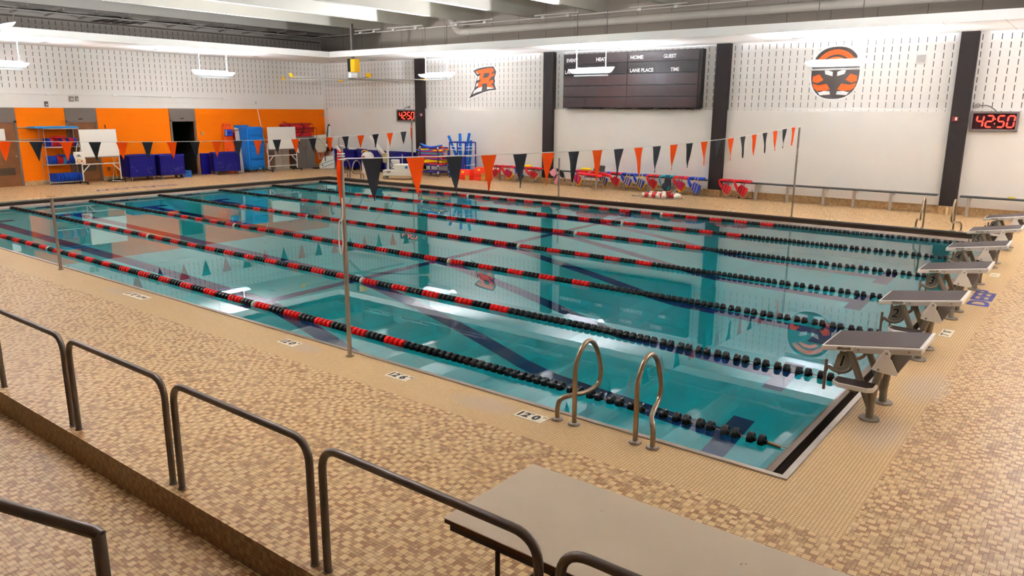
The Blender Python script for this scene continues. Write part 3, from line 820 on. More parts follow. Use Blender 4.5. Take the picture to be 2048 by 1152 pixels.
# small boxes and conduits on the left wall
t = thing('conduit_line', 'thin white conduit with four junction boxes above the orange band', 'conduit', (XW, 9.3, 3.04))
MB().cyl((XW+.012, 3.0, 3.06), (XW+.012, 12.6, 3.03), .010, 8).build('conduit', WHITE, t, smooth=True)
for y, z in ((5.98, 3.042), (8.20, 3.05), (10.39, 3.037), (12.62, 3.023)): MB().box(XW+.003, XW+.06, y-.08, y+.08, z-.035, z+.02).build('junction_box', FIX, t, bevel=.006)
for y, z, w_, h_, c, lb in ((6.708, 2.907, .075, .085, (150, 136, 122), 'larger beige wall box left of its twin, above the brown door'), (6.886, 2.91, .05, .085, (128, 122, 116), 'smaller grey wall box beside the beige one'), (5.873, 2.716, .055, .085, (84, 78, 74), 'dark grey wall box just above the orange band')):
    t = thing('sensor_box', lb, 'wall box', (XW, y, z))
    MB().box(XW, XW+.05, y-w_, y+w_, z-h_, z+h_).build('case', M(c, .5), t, bevel=.006)
    MB().box(XW+.05, XW+.054, y-w_*.6, y+w_*.6, z-h_*.6, z+h_*.1).build('cover', M((190, 182, 172), .5), t)
for y, z, lb in ((11.52, 1.62, 'beige wall switch right of the open doorway'), (7.72, .42, 'brown wall outlet under the whiteboard by the yellow handle'), (17.62, 2.36, 'dark box at the right end of the orange wall')):
    tag(MB().box(XW, XW+.03, y-.05, y+.05, z-.07, z+.07).build('light_switch', M((176, 140, 96) if z > 1 else (150, 100, 50), .5), bevel=.004), lb, 'switch')
for z, y0, y1, lb in ((1.945, 4.95, 5.32, 'upper wall rail left of the wire rack'), (1.545, 4.97, 5.5, 'lower wall rail left of the wire rack')):
    t = thing('mounting_rail', 'beige '+lb, 'wall rail', (XW, (y0+y1)/2, z))
    MB().box(XW, XW+.035, y0-.1, y1+.2, z-.018, z+.018).build('strip', M((196, 150, 100), .5), t)
    MB().box(XW, XW+.02, y0-.1, y1+.2, z-.034, z-.02).build('backing', M((120, 84, 50), .5), t)

# ------------------------------------------------------------------ upper left wall: ledge, bracket arms, pipes
t = thing('cable_tray', 'row of steel bracket arms and cables under the ceiling along the left wall', 'cable tray', (-3.9, 8, 5.6))
MB().box(XW+.005, XW+.06, YN+6, 17.6, 5.50, 5.55).build('wall_ledge', M((118, 104, 92), .7), t)
for k in range(14): 
    y = 3.0+k*1.07
    a = MB(); a.bar((XW+.02, y, 5.62), (-3.35, y, 5.74), .05, .05); a.build('bracket_arm', M((176, 166, 154), .5), t)
MB().cyl((-3.55, 1, 5.60), (-3.55, 17.4, 5.60), .018, 8).build('conduit', M((196, 186, 174), .5), t, smooth=True)
MB().tube([(-3.9+.05*math.sin(k*1.7), 1+k*.8, 5.66+.03*math.sin(k*2.3)) for k in range(21)], .03, 6).build('cable_bundle', M((44, 38, 34), .6), t, smooth=True)
t = thing('ceiling_pipe', 'thick insulated pipe along the top of the far wall', 'pipe', (15, 17.4, 5.5))
PIPE = M((206, 196, 182), .6, var=.04, scale=3, name='pipe_lagging')
MB().tube(roundpath([(3.6, 16.9, 6.5), (3.72, 17.1, 6.0), (3.8, 17.42, 5.5), (27.4, 17.42, 5.47)], .25, 6), .13, 18).build('lagged_pipe', PIPE, t, smooth=True)
for x in (4.4, 9.7, 15.2, 20.4): MB().cyl((x, 17.42, 5.49), (x+.05, 17.42, 5.49), .137, 18).build('pipe_band', PIPE, t, smooth=True)
t = thing('conduit_run', 'thin sprinkler pipe with strut channels hung along the far wall', 'pipe', (12, 16.3, 5.6))
MB().cyl((-3.4, 16.2, 5.58), (27.4, 16.0, 5.62), .017, 8).build('thin_pipe', M((206, 198, 188), .5), t, smooth=True)
for x0, x1 in ((-.6, .9), (1.3, 3.2), (4.55, 6.6), (8.4, 10.1), (12.0, 13.9), (17.2, 18.9), (21.5, 23)):
    c = MB(); c.box(x0, x1, 16.08, 16.13, 5.66, 5.70); c.build('strut_channel', M((190, 182, 172), .5), t)
    for x in (x0+.35, x1-.35): MB().box(x-.06, x+.06, 16.05, 16.16, 5.56, 5.64).build('pipe_clamp', M((210, 202, 192), .5), t)
for y, x, lb in ((5.34, -2.95, 'left wall row, nearest the camera'), (8.92, -2.86, 'second along the left soffit'), (13.1, -3.1, 'third along the left soffit'), (16.98, -3.16, 'in the soffit corner'), (17.0, -.63, 'behind the ceiling fan'), (16.8, 5.23, 'above the letter R sign'), (16.8, 11.5, 'above the scoreboard'), (16.9, 16.9, 'left of the emblem')):
    t = thing('soffit_vent', 'flat grey soffit vent '+lb, 'vent', (x, y, SZ-.006), 'vents in the dropped ceiling')
    MB().box(x-.2, x+.2, y-.1, y+.1, SZ-.006, SZ-.0005).build('frame', M((200, 194, 188), .5), t)
    for q in range(4): MB().box(x-.18, x+.18, y-.08+q*.045, y-.055+q*.045, SZ-.009, SZ-.006).build('slot', M((120, 114, 108), .5), t)
t = thing('air_grille', 'dark air grille high on the left wall under the ceiling', 'vent', (-4.0, 8.4, 5.55))
for q in range(4): MB().box(-4.6, -3.7, 7.6+q*.35, 7.8+q*.35, 5.545, 5.56).build('slot', M((70, 62, 56), .6), t)

# ------------------------------------------------------------------ scoreboard
BD = M((52, 42, 41), .3, var=.06, scale=3, name='board_panel', spec=.3); BFR = M((30, 25, 24), .4, name='board_frame'); TXT = M((250, 248, 244), .5, var=0.0, name='white_lettering')
SXa, SXb, SZa, SZb, SY = 8.70, 13.86, 2.70, 4.50, 17.42
t = thing('scoreboard', 'large black electronic scoreboard on the slotted wall', 'scoreboard', ((SXa+SXb)/2, 17.6, 3.6))
MB().box(SXa, SXb, SY+.02, YW-.02, SZa, SZb).build('case', BFR, t)
mid = 11.25; rows = [4.49, 4.165, 3.80, 3.435, 3.07, 2.71]
SEG = M((72, 40, 36), .5, name='unlit_segment')
def seg7(mb, x, z, w, h, th, on, y0, dep, sl=0.0):
    """seven segment digit in the xz plane, front at y0"""
    segs = {'a': (0, h, w, h), 'd': (0, 0, w, 0), 'g': (0, h/2, w, h/2), 'f': (0, h/2, 0, h), 'e': (0, 0, 0, h/2), 'b': (w, h/2, w, h), 'c': (w, 0, w, h/2)}
    for k in on:
        x0, z0, x1, z1 = segs[k]; g = th*.55
        if x0 == x1: z0 += g; z1 -= g
        else: x0 += g; x1 -= g
        a = (x+x0+sl*z0, y0, z+z0); b = (x+x1+sl*z1, y0, z+z1)
        mb.bar(a, b, th, dep, up=(0, 1, 0))
for r in range(5):
    for c, (a, b) in enumerate(((SXa+.02, mid-.008), (mid+.008, SXb-.10))):
        z1, z0 = rows[r]-.012, rows[r+1]+.012
        MB().box(a, b, SY, SY+.025, z0, z1).build('row_panel', BD if r != 1 else M((38, 32, 31), .35), t, bevel=.004)
        if r >= 2:
            mb = MB(); xs = [a+.16, a+.87]+[a+1.42+.19*k+(.07 if k > 1 else 0) for k in range(6)]
            for x in xs: seg7(mb, x, z0+.06, .11, z1-z0-.13, .018, 'abcdefg', SY-.001, .003, .03)
            o = mb.build('unlit_digits', SEG, t); o['kind'] = 'stuff'
def sb_text(s_, xa, xb, zc, h):
    text(s_, h*1.38, TXT, t, frame(((xa+xb)/2, SY-.001, zc), (1, 0, 0), (0, 0, 1), (0, -1, 0)), .001, .004, sx=(xb-xa)/(len(s_)*h*.86), name='lettering')
for s_, xa, xb, zc in (('EVENT', 8.82, 9.30, 4.29), ('HEAT', 10.03, 10.44, 4.29), ('HOME', 11.37, 11.79, 4.31), ('GUEST', 12.53, 12.99, 4.31),
                       ('LANE PLACE', 8.72, 9.72, 3.90), ('TIME', 10.25, 10.62, 3.90), ('LANE PLACE', 11.29, 12.25, 3.90), ('TIME', 12.78, 13.13, 3.90)):
    sb_text(s_, xa, xb, zc, .115)
t = thing('board_cable', 'black cables bunched under the scoreboard', 'cable', (11.2, 17.66, 2.67))
for q in range(4):
    rnd = random.Random(q); MB().tube(spline([(9.0+q*1.1+.25*k, 17.66, 2.668+rnd.uniform(0, .05)) for k in range(6)], 5), .009, 6).build('cable', BLACK, t, smooth=True)
t = thing('board_conduit', 'white conduit at the lower right corner of the scoreboard', 'conduit', (14, 17.66, 2.72))
MB().tube(roundpath([(13.82, 17.64, 2.71), (14.24, 17.64, 2.71), (14.26, 17.64, 4.5)], .08), .014, 8).build('conduit', WHITE, t, smooth=True)

# ------------------------------------------------------------------ digital clocks
CLK = M((122, 112, 108), .4, .3, name='clock_frame'); CFACE = M((40, 10, 14), .25, name='clock_face'); LED = emit('lit_digit', (1, .008, .012, 1), .18); LEDC = emit('lit_core', (1, .10, .05, 1), .24)
def clock(xa, xb, za, zb, label):
    y1 = 17.63; y0 = y1-.10
    t = thing('digital_clock', label, 'clock', ((xa+xb)/2, y1, (za+zb)/2), 'digital clocks reading 42:50')
    mb = MB(); f = .055
    mb.box(xa, xb, y0, y1, zb-f, zb); mb.box(xa, xb, y0, y1, za, za+f); mb.box(xa, xa+f, y0, y1, za+f, zb-f); mb.box(xb-f, xb, y0, y1, za+f, zb-f)
    mb.build('frame', CLK, t, bevel=.008)
    MB().box(xa+f, xb-f, y0+.025, y1, za+f, zb-f).build('face', CFACE, t)
    W_, H_ = xb-xa, zb-za; dw = W_*.135; dh = H_*.56; zz = za+H_*.22
    for k, (dg, on) in enumerate((('4', 'fgbc'), ('2', 'abged'), ('5', 'afgcd'), ('0', 'abcdef'))):
        x = xa+W_*(.125, .325, .565, .765)[k]
        mb = MB(); seg7(mb, x, zz, dw, dh, .042, on, y0+.022, .006, .09); d = mb.build('lit_digit', LED, t)
        mb = MB(); seg7(mb, x, zz, dw, dh, .018, on, y0+.0175, .004, .09); mb.build('digit_core', LEDC, d)
    for z in (zz+dh*.3, zz+dh*.72):
        MB().box(xa+W_*.515-.012, xa+W_*.515+.016, y0+.018, y0+.025, z-.015, z+.015).build('colon_dot', LEDC, t)
    return t
clock(21.25, 22.30, 2.16, 2.66, 'digital clock with red digits at the right picture edge')
clock(.165, 1.275, 2.12, 2.61, 'digital clock with red digits beside the leftmost black column')
def plug(x, z, label, s):
    t = thing('clock_cable', label, 'cable', (x, 17.65, z))
    MB().lathe((x, 17.69, z), [(0, .06), (-.05, .06), (-.06, .045)], 'y', 12).build('outlet_box', M((170, 158, 148), .5), t)
    MB().tube(spline([(x+.05, 17.62, z), (x+.2*s, 17.62, z), (x+.32*s, 17.62, z-.05), (x+.45*s, 17.62, z-.16)], 6), .014, 8).build('power_cable', M((110, 100, 94), .5), t, smooth=True)
plug(21.36, 2.80, 'grey outlet and cable above the right clock', 1)
plug(.78, 2.70, 'grey outlet and cable above the far left clock', -.6)
for x, z, lb in ((20.92, 2.46, 'red alarm pull box on the rightmost black column'), (1.70, 2.40, 'red alarm pull box on the leftmost black column')):
    t = thing('alarm_box', lb, 'alarm box', (x, CY, z))
    MB().box(x-.07, x+.07, CY-.045, CY, z-.06, z+.06).build('case', M((122, 44, 40), .45), t, bevel=.005)
    MB().box(x+.0, x+.05, CY-.055, CY-.045, z-.035, z+.045).build('strobe', M((235, 222, 210), .3), t)
t = thing('loudspeaker', 'square grey loudspeaker grille on the slotted wall right of the emblem', 'speaker', (19.91, YW, 4.0))
MB().box(19.77, 20.05, YW-.03, YW, 3.875, 4.125).build('frame', WHITE, t, bevel=.006)
MB().box(19.80, 20.02, YW-.036, YW-.03, 3.90, 4.10).build('grille', M((176, 170, 164), .6), t)

# ------------------------------------------------------------------ wall emblems (flat cut-out signs)
ORG = M((246, 98, 40), .5, var=.03, name='sign_orange'); CHAR = M((62, 54, 50), .5, var=.04, name='sign_charcoal')
def flat(mb, poly, y0, th): return mb.prism(poly, th, lambda u, v, d: (u, y0-d, v))
def grow(poly, e):
    n = len(poly); A = sum(poly[i][0]*poly[(i+1) % n][1]-poly[(i+1) % n][0]*poly[i][1] for i in range(n)); sg = 1 if A > 0 else -1
    out = []
    for i in range(n):
        p, q, r = Vector(poly[i-1]), Vector(poly[i]), Vector(poly[(i+1) % n])
        a, b = (q-p).normalized(), (r-q).normalized(); na, nb = Vector((a.y, -a.x))*sg, Vector((b.y, -b.x))*sg
        k = na+nb; k = k/max(.35, k.length_squared)*2 if k.length > .01 else na
        out.append(tuple(q+k*e))
    return out
RP = {'black': [(4.308, 4.087), (4.551, 4.161), (4.855, 4.204), (5.113, 4.221), (5.326, 4.219), (5.464, 4.022), (5.373, 3.786), (5.407, 3.682), (5.374, 3.58), (5.472, 3.358), (5.156, 3.342), (4.853, 3.281), (4.457, 3.17), (4.095, 3.049), (4.235, 3.245), (4.359, 3.391), (4.46, 3.699), (4.532, 3.875), (4.462, 3.933)], 'orange': [(4.429, 4.052), (4.594, 4.099), (4.855, 4.137), (5.113, 4.162), (5.295, 4.157), (5.365, 4.064), (5.273, 4.026), (5.209, 3.925), (5.327, 3.962), (5.38, 3.953), (5.365, 3.889), (5.22, 3.829), (5.124, 3.743), (5.081, 3.64), (5.199, 3.726), (5.295, 3.737), (5.327, 3.7), (5.327, 3.62), (5.242, 3.59), (5.177, 3.511), (5.295, 3.533), (5.338, 3.436), (5.027, 3.48), (5.005, 3.617), (4.74, 3.581), (4.771, 3.484), (4.569, 3.451), (4.57, 3.632), (4.68, 3.695), (4.746, 3.823), (4.68, 3.759), (4.61, 3.728), (4.637, 3.889), (4.703, 3.984), (4.594, 3.962)], 'hole': [(4.866, 3.983), (5.103, 3.999), (5.135, 3.958), (5.092, 3.848), (5.006, 3.817), (4.811, 3.797)], 'w1': [(4.44, 4.038), (4.55, 3.988), (4.589, 3.959), (4.532, 3.956)], 'w2': [(4.545, 3.859), (4.637, 3.897), (4.61, 3.745), (4.515, 3.714)], 'w3': [(4.482, 3.601), (4.57, 3.632), (4.558, 3.535), (4.437, 3.464)], 'w4': [(4.37, 3.342), (4.547, 3.438), (4.771, 3.481), (4.74, 3.322), (4.502, 3.276), (4.28, 3.204)], 'w5': [(5.016, 3.473), (5.338, 3.433), (5.327, 3.413), (5.005, 3.384)]}
t = thing('letter_sign', 'black and orange letter R sign on the slotted wall', 'sign', (4.8, YW, 3.6))
flat(MB(), grow(RP['black'], .045), YW-.001, .006).build('white_border', TXT, t)
flat(MB(), RP['black'], YW-.007, .004).build('black_outline', CHAR, t)
flat(MB(), RP['orange'], YW-.011, .003).build('orange_letter', ORG, t)
for k in ('w1', 'w2', 'w3', 'w4', 'w5'): flat(MB(), RP[k], YW-.011, .003).build('white_inlay', TXT, t)
flat(MB(), RP['hole'], YW-.014, .002).build('letter_hole', CHAR, t)
t = thing('emblem_sign', 'round black, orange and white emblem on the slotted wall behind a lamp', 'sign', (17.76, YW, 3.7))
def oval(cx, cz, a, b, p=2.4, n=40):
    return [(cx+a*math.copysign(abs(math.cos(k*2*PI/n))**(2/p), math.cos(k*2*PI/n)), cz+b*math.copysign(abs(math.sin(k*2*PI/n))**(2/p), math.sin(k*2*PI/n))) for k in range(n)]
flat(MB(), oval(17.76, 3.69, .70, .76), YW-.001, .006).build('white_border', TXT, t)
flat(MB(), oval(17.76, 3.69, .65, .71), YW-.007, .004).build('black_field', CHAR, t)
def band(pts_o, pts_i): return pts_o+pts_i[::-1]
arc = lambda r, a0, a1, n=9, cz=3.69: [(17.76+r*.95*math.cos(a0+(a1-a0)*k/n), cz+r*math.sin(a0+(a1-a0)*k/n)) for k in range(n+1)]
flat(MB(), band(arc(.64, .62, 2.52), arc(.50, .7, 2.44)), YW-.011, .003).build('orange_band', ORG, t)
flat(MB(), band(arc(.44, .75, 2.39), arc(.33, .9, 2.24)), YW-.011, .003).build('orange_band', ORG, t)
for s in (-1, 1):
    X = lambda u: 17.76+s*u
    flat(MB(), [(X(.60), 3.60), (X(.42), 3.66), (X(.30), 3.50), (X(.46), 3.42), (X(.60), 3.46)], YW-.011, .003).build('orange_band', ORG, t)
    flat(MB(), [(X(.59), 3.41), (X(.42), 3.36), (X(.20), 3.40), (X(.10), 3.24), (X(.40), 3.16), (X(.55), 3.28)], YW-.011, .003).build('orange_band', ORG, t)
    flat(MB(), [(X(.46), 3.21), (X(.10), 3.19), (X(.08), 3.10), (X(.36), 3.08)], YW-.011, .003).build('white_stripe', TXT, t)
    flat(MB(), [(X(.30), 3.80), (X(.06), 3.72), (X(.06), 3.60), (X(.26), 3.66)], YW-.011, .003).build('white_stripe', TXT, t)

# ------------------------------------------------------------------ ceiling fan
YEL = M((250, 190, 18), .4, var=.03, name='yellow_paint')
fx, fy, fz = .17, 15.26, 3.72
t = thing('ceiling_fan', 'large ceiling fan with yellow motor and yellow blade tips', 'fan', (fx, fy, 5.8))
MB().box(fx-.05, fx+.05, fy-.05, fy+.05, 4.55, 5.85).build('drop_tube', M((120, 112, 106), .5, .4), t)
MB().box(fx-.20, fx+.0, fy-.12, fy+.12, 4.05, 4.54).build('motor_body', BLACK, t, bevel=.02)
MB().box(fx-.0, fx+.24, fy-.14, fy+.14, 4.02, 4.52).build('motor_cover', YEL, t, bevel=.015)
MB().lathe((fx, fy, 3.80), [(0, .24), (.03, .25), (.21, .23), (.23, .2)], 'z', 24).build('gear_drum', M((214, 208, 202), .35, .4), t, smooth=True)
MB().lathe((fx, fy, 3.72), [(0, .12), (.02, .30), (.05, .30), (.08, .2)], 'z', 24).build('hub_plate', STEEL, t, smooth=True)
for k in range(6):
    a = .52+k*PI/3; c, s = math.cos(a), math.sin(a); cw, sw = -s, c
    r1 = 2.82
    g = [[(fx+c*r+cw*e, fy+s*r+sw*e, fz+.02+tw) for e, tw in ((-.075, .018), (0, .028), (.075, -.006))] for r in (.25, 1.0, 2.0, r1)]
    b = MB().sheet(g).build('blade', M((206, 200, 192), .35, .5), t, smooth=True, solid=.012)
    g = [[(fx+c*r+cw*e*1.2, fy+s*r+sw*e*1.2, fz+.02+tw+up) for e, tw in ((-.075, .018), (.075, -.006))] for r, up in ((r1-.02, 0), (r1+.10, .0), (r1+.14, .13))]
    MB().sheet(g).build('blade_tip', YEL, b, solid=.02)

# ------------------------------------------------------------------ wire rack with kickboards
CHR = M((186, 180, 172), .3, .8, var=.1, name='chrome_wire')
KB = {'blue': M((26, 78, 190), .6, var=.06, name='blue_foam'), 'dark': M((22, 44, 140), .6, var=.06, name='dark_blue_foam'), 'red': M((206, 30, 40), .6, var=.06, name='red_foam'), 'pink': M((236, 70, 100), .6, var=.06, name='pink_foam'), 'sky': M((52, 138, 196), .6, var=.05, name='sky_blue_foam'), 'blue2': M((20, 58, 158), .6, var=.06, name='mid_blue_foam'), 'red2': M((176, 22, 34), .6, var=.06, name='deep_red_foam')}
rx0, rx1, ry0, ry1 = -4.76, -4.34, 5.50, 6.62
t = thing('wire_rack', 'chrome wire shelving rack holding kickboards by the orange wall', 'rack', ((rx0+rx1)/2, (ry0+ry1)/2, 0))
for x in (rx0, rx1):
    for y in (ry0, ry1):
        MB().cyl((x, y, 0), (x, y, 1.91), .012, 8).build('post', CHR, t, smooth=True)
SHZ = (.075, .68, 1.275, 1.895)
for z in SHZ:
    mb = MB()
    for x in (rx0, rx1): mb.bar((x, ry0, z), (x, ry1, z), .008, .03)
    for y in (ry0, ry1): mb.bar((rx0, y, z), (rx1, y, z), .008, .03)
    for k in range(22): mb.bar((rx0, ry0+.05*k+.03, z+.008), (rx1, ry0+.05*k+.03, z+.008), .005, .005)
    o = mb.build('wire_shelf', CHR, t)
def board_mesh(mat, w_=.28, l_=.44, th=.03):
    """kickboard standing on edge: plane xz, thickness y; rounded outer end towards +z"""
    pts = []
    for k in range(13):
        a = PI*k/12; pts.append((w_/2*math.cos(a), l_-w_/2*.8+w_/2*.8*math.sin(a)))
    pts += [(-w_/2, .02), (-w_/2+.02, 0), (w_/2-.02, 0), (w_/2, .02)]
    o = MB().prism(pts, th, lambda u, v, d: (u, d-th/2, v)).build('kickboard', mat, bevel=.006)
    return o
def board(kind, loc, rx=0.0, ry=0.0, rz=0.0, label='', group=None, cache={}, size=(.28, .44, .026)):
    key = (kind, size)
    if key not in cache:
        o = board_mesh(KB[kind], *size); cache[key] = o
    else:
        o = cache[key].copy(); COL.objects.link(o)
    o.location = loc; o.rotation_euler = (rx, ry, rz)
    tag(o, label, 'kickboard', group); return o
rnd = random.Random(11)
gb = 'kickboards on the wire rack'
# a board on its long edge: width up, length along x -> rotate about y
ALT = [0]
def upright(kind, y, z, lean, label):
    ALT[0] += 1
    if ALT[0] % 2 and kind+'2' in KB: kind += '2'
    board(kind, (-4.735+rnd.uniform(0, .03), y, z+.155), rx=0, ry=PI/2, rz=lean, label=label, group=gb)
y = 5.64
for k in range(7): upright('blue', y, SHZ[0]+.005, .22+.03*k, 'blue kickboard leaning in the left pile on the bottom shelf of the wire rack'); y += .052
y = 6.07
for k in range(12): upright('blue', y, SHZ[0]+.005, .05, 'blue kickboard in the tight right row on the bottom shelf of the wire rack'); y += .042
y = 5.62
for k in range(4): upright('blue', y, SHZ[1]+.005, .12, 'blue kickboard at the left end of the middle shelf of the wire rack'); y += .045
for k in range(5): upright('red', y, SHZ[1]+.005, .12, 'red kickboard among blue ones on the middle shelf of the wire rack'); y += .036
for k in range(3): upright('sky', y, SHZ[1]+.005, .14, 'light blue kickboard right of the red ones on the middle shelf of the wire rack'); y += .04
for k in range(8): upright('blue', y, SHZ[1]+.005, .06, 'blue kickboard at the right end of the middle shelf of the wire rack'); y += .04
y = 5.60
for kd, n_, lb in (('dark', 2, 'dark blue kickboard at the left end of the upper shelf of the wire rack'), ('pink', 1, 'single pink kickboard near the left end of the upper shelf of the wire rack'), ('red', 5, 'red kickboard left of centre on the upper shelf of the wire rack'), ('blue', 2, 'blue kickboard between red and pink ones on the upper shelf of the wire rack'), ('pink', 3, 'pink kickboard in the middle of the upper shelf of the wire rack'), ('dark', 2, 'dark blue kickboard right of the pink ones on the upper shelf of the wire rack'), ('red', 4, 'red kickboard at the right of the upper shelf of the wire rack'), ('blue', 2, 'blue kickboard at the right end of the upper shelf of the wire rack')):
    for k in range(n_): upright(kd, y, SHZ[2]+.005, .06, lb); y += .044
board('red', (-4.6, 5.9, SHZ[2]+.325), rx=PI/2, rz=PI/2, label='red kickboard lying flat on top of the upper shelf boards', group=gb)
board('red', (-4.6, 6.0, SHZ[2]+.36), rx=PI/2, rz=PI/2+.1, label='red kickboard topmost of the flat pair on the upper shelf', group=gb)
board('dark', (-4.6, 6.05, SHZ[1]+.325), rx=PI/2, rz=PI/2, label='dark blue kickboard lying flat over the middle shelf boards', group=gb)
for k in range(3):
    o = MB().box(-4.78+.0, -4.20, 5.12+.05*k, 6.60-.03*k, SHZ[3]+.02+.021*k, SHZ[3]+.039+.021*k).build('exercise_mat', KB['sky'], bevel=.008)
    tag(o, 'light blue foam mat, %s of three lying on top of the wire rack' % ('lowest', 'middle one', 'topmost')[k], 'mat', 'foam mats on the wire rack')

# ------------------------------------------------------------------ whiteboards on wheels
BOARD = M((244, 240, 232), .25, var=.02, scale=2, name='whiteboard_face'); FRW = M((226, 220, 212), .4, var=.02, name='white_tube')
def whiteboard(x, y0, y1, zlow, zhigh, rail, low, label, tilt=.06):
    t = thing('whiteboard', label, 'whiteboard', (x, (y0+y1)/2, 0))
    b = MB(); b.prism([(y0+.02, zlow), (y1-.02, zlow), (y1-.02, zhigh), (y0+.02, zhigh)], .02, lambda u, v, d: (x+.03-d-(v-zlow)*tilt+.03, u, v)); b.build('board', BOARD, t, bevel=.003)
    MB().box(x+.03, x+.08, y0+.03, y1-.03, zlow-.035, zlow-.005).build('pen_tray', M((150, 144, 138), .4, .4), t)
    for y in (y0, y1):
        MB().bar((x, y, .09), (x, y, zlow+.25), .035, .035).build('upright', FRW, t, bevel=.004)
        MB().bar((x-.32, y, .075), (x+.32, y, .075), .05, .03).build('foot', BLACK, t, bevel=.006)
        for e in (-.29, .29): MB().cyl((x+e, y-.014, .032), (x+e, y+.014, .032), .032, 12).build('caster', M((40, 38, 38), .5), t, smooth=True)
        s_ = 1 if y == y0 else -1
        MB().bar((x, y, rail-.28), (x, y+s_*.27, rail), .025, .03).build('diagonal_brace', FRW, t)
    MB().bar((x, y0, rail), (x, y1, rail), .035, .035).build('cross_rail', FRW, t, bevel=.004)
    if low: MB().bar((x, y0, low), (x, y1, low), .03, .03).build('lower_rail', FRW, t, bevel=.004)
    return t
whiteboard(-3.95, 6.44, 7.74, .93, 1.865, .675, 0, 'rolling whiteboard with the tote bag, in front of the brown door')
whiteboard(-3.85, 13.88, 15.33, .94, 1.855, .66, .22, 'rolling whiteboard in front of the grey cabinets', .02)
MB_ = MB().bar((-3.95, 7.02, .70), (-3.95, 7.18, .70), .03, .02, )
tag(MB_.build('whiteboard_eraser', BLACK), 'black eraser on the cross rail of the left whiteboard', 'eraser')
t = thing('tote_bag', 'white tote bag with orange and yellow print hanging from the whiteboard', 'bag', (-3.88, 6.36, .9))
g = []
for s in (-1, 1):
    g = [[(-3.87+s*(.012+.03*math.sin(PI*q/6)*math.sin(PI*(.15+.8*r/6))), 6.20+.33*q/6-.012*r/6+.02*math.sin(r), .70+.42*r/6) for q in range(7)] for r in range(7)]
    MB().sheet(g).build('bag_side', M((240, 236, 226), .8, var=.04), t, smooth=True)
MB().tube(spline([(-3.87, 6.27, 1.11), (-3.88, 6.31, 1.28), (-3.9, 6.36, 1.40), (-3.88, 6.42, 1.27), (-3.87, 6.46, 1.11)], 6), .009, 6).build('handle', M((232, 226, 216), .8), t, smooth=True)
for yy, zz, w_, h_, c in ((6.25, .80, .05, .07, (240, 110, 20)), (6.31, .76, .05, .05, (250, 190, 30)), (6.33, .85, .04, .04, (245, 200, 40)), (6.40, .80, .06, .09, (236, 90, 24)), (6.27, .86, .04, .03, (250, 180, 30)), (6.45, .74, .03, .04, (210, 60, 30))):
    MB().lathe((-3.822, yy, zz), [(0, w_*.55), (.004, w_*.5)], 'x', 10).build('print_patch', M(c, .7), t)
for zz, w_ in ((1.02, .05), (.99, .035), (.97, .075)): MB().box(-3.828, -3.822, 6.32-w_, 6.32+w_, zz-.008, zz+.008).build('print_line', M((60, 56, 54), .7), t)
t = thing('floor_squeegee', 'floor squeegee with yellow handle leaning behind the whiteboard', 'squeegee', (-4.5, 7.75, 0))
MB().cyl((-4.45, 7.83, .05), (-4.70, 7.72, 1.86), .014, 8).build('yellow_handle', YEL, t, smooth=True)
MB().cyl((-4.70, 7.72, 1.86), (-4.72, 7.712, 2.0), .018, 8).build('black_grip', BLACK, t, smooth=True)
MB().box(-4.50, -4.40, 7.58, 8.02, .0, .06).build('head', BLACK, t, bevel=.006)
t = thing('push_squeegee', 'black squeegee blade with white strip lying under the whiteboard', 'squeegee', (-4.2, 7.5, 0))
MB().bar((-4.40, 7.48, .03), (-4.0, 7.60, .03), .07, .05).build('head', BLACK, t, bevel=.006)
MB().bar((-4.0, 7.42, .05), (-3.75, 7.62, .05), .03, .02).build('white_strip', WHITE, t)
MB().cyl((-4.2, 7.55, .05), (-4.66, 7.95, .9), .012, 8).build('handle', M((190, 182, 172), .4), t, smooth=True)

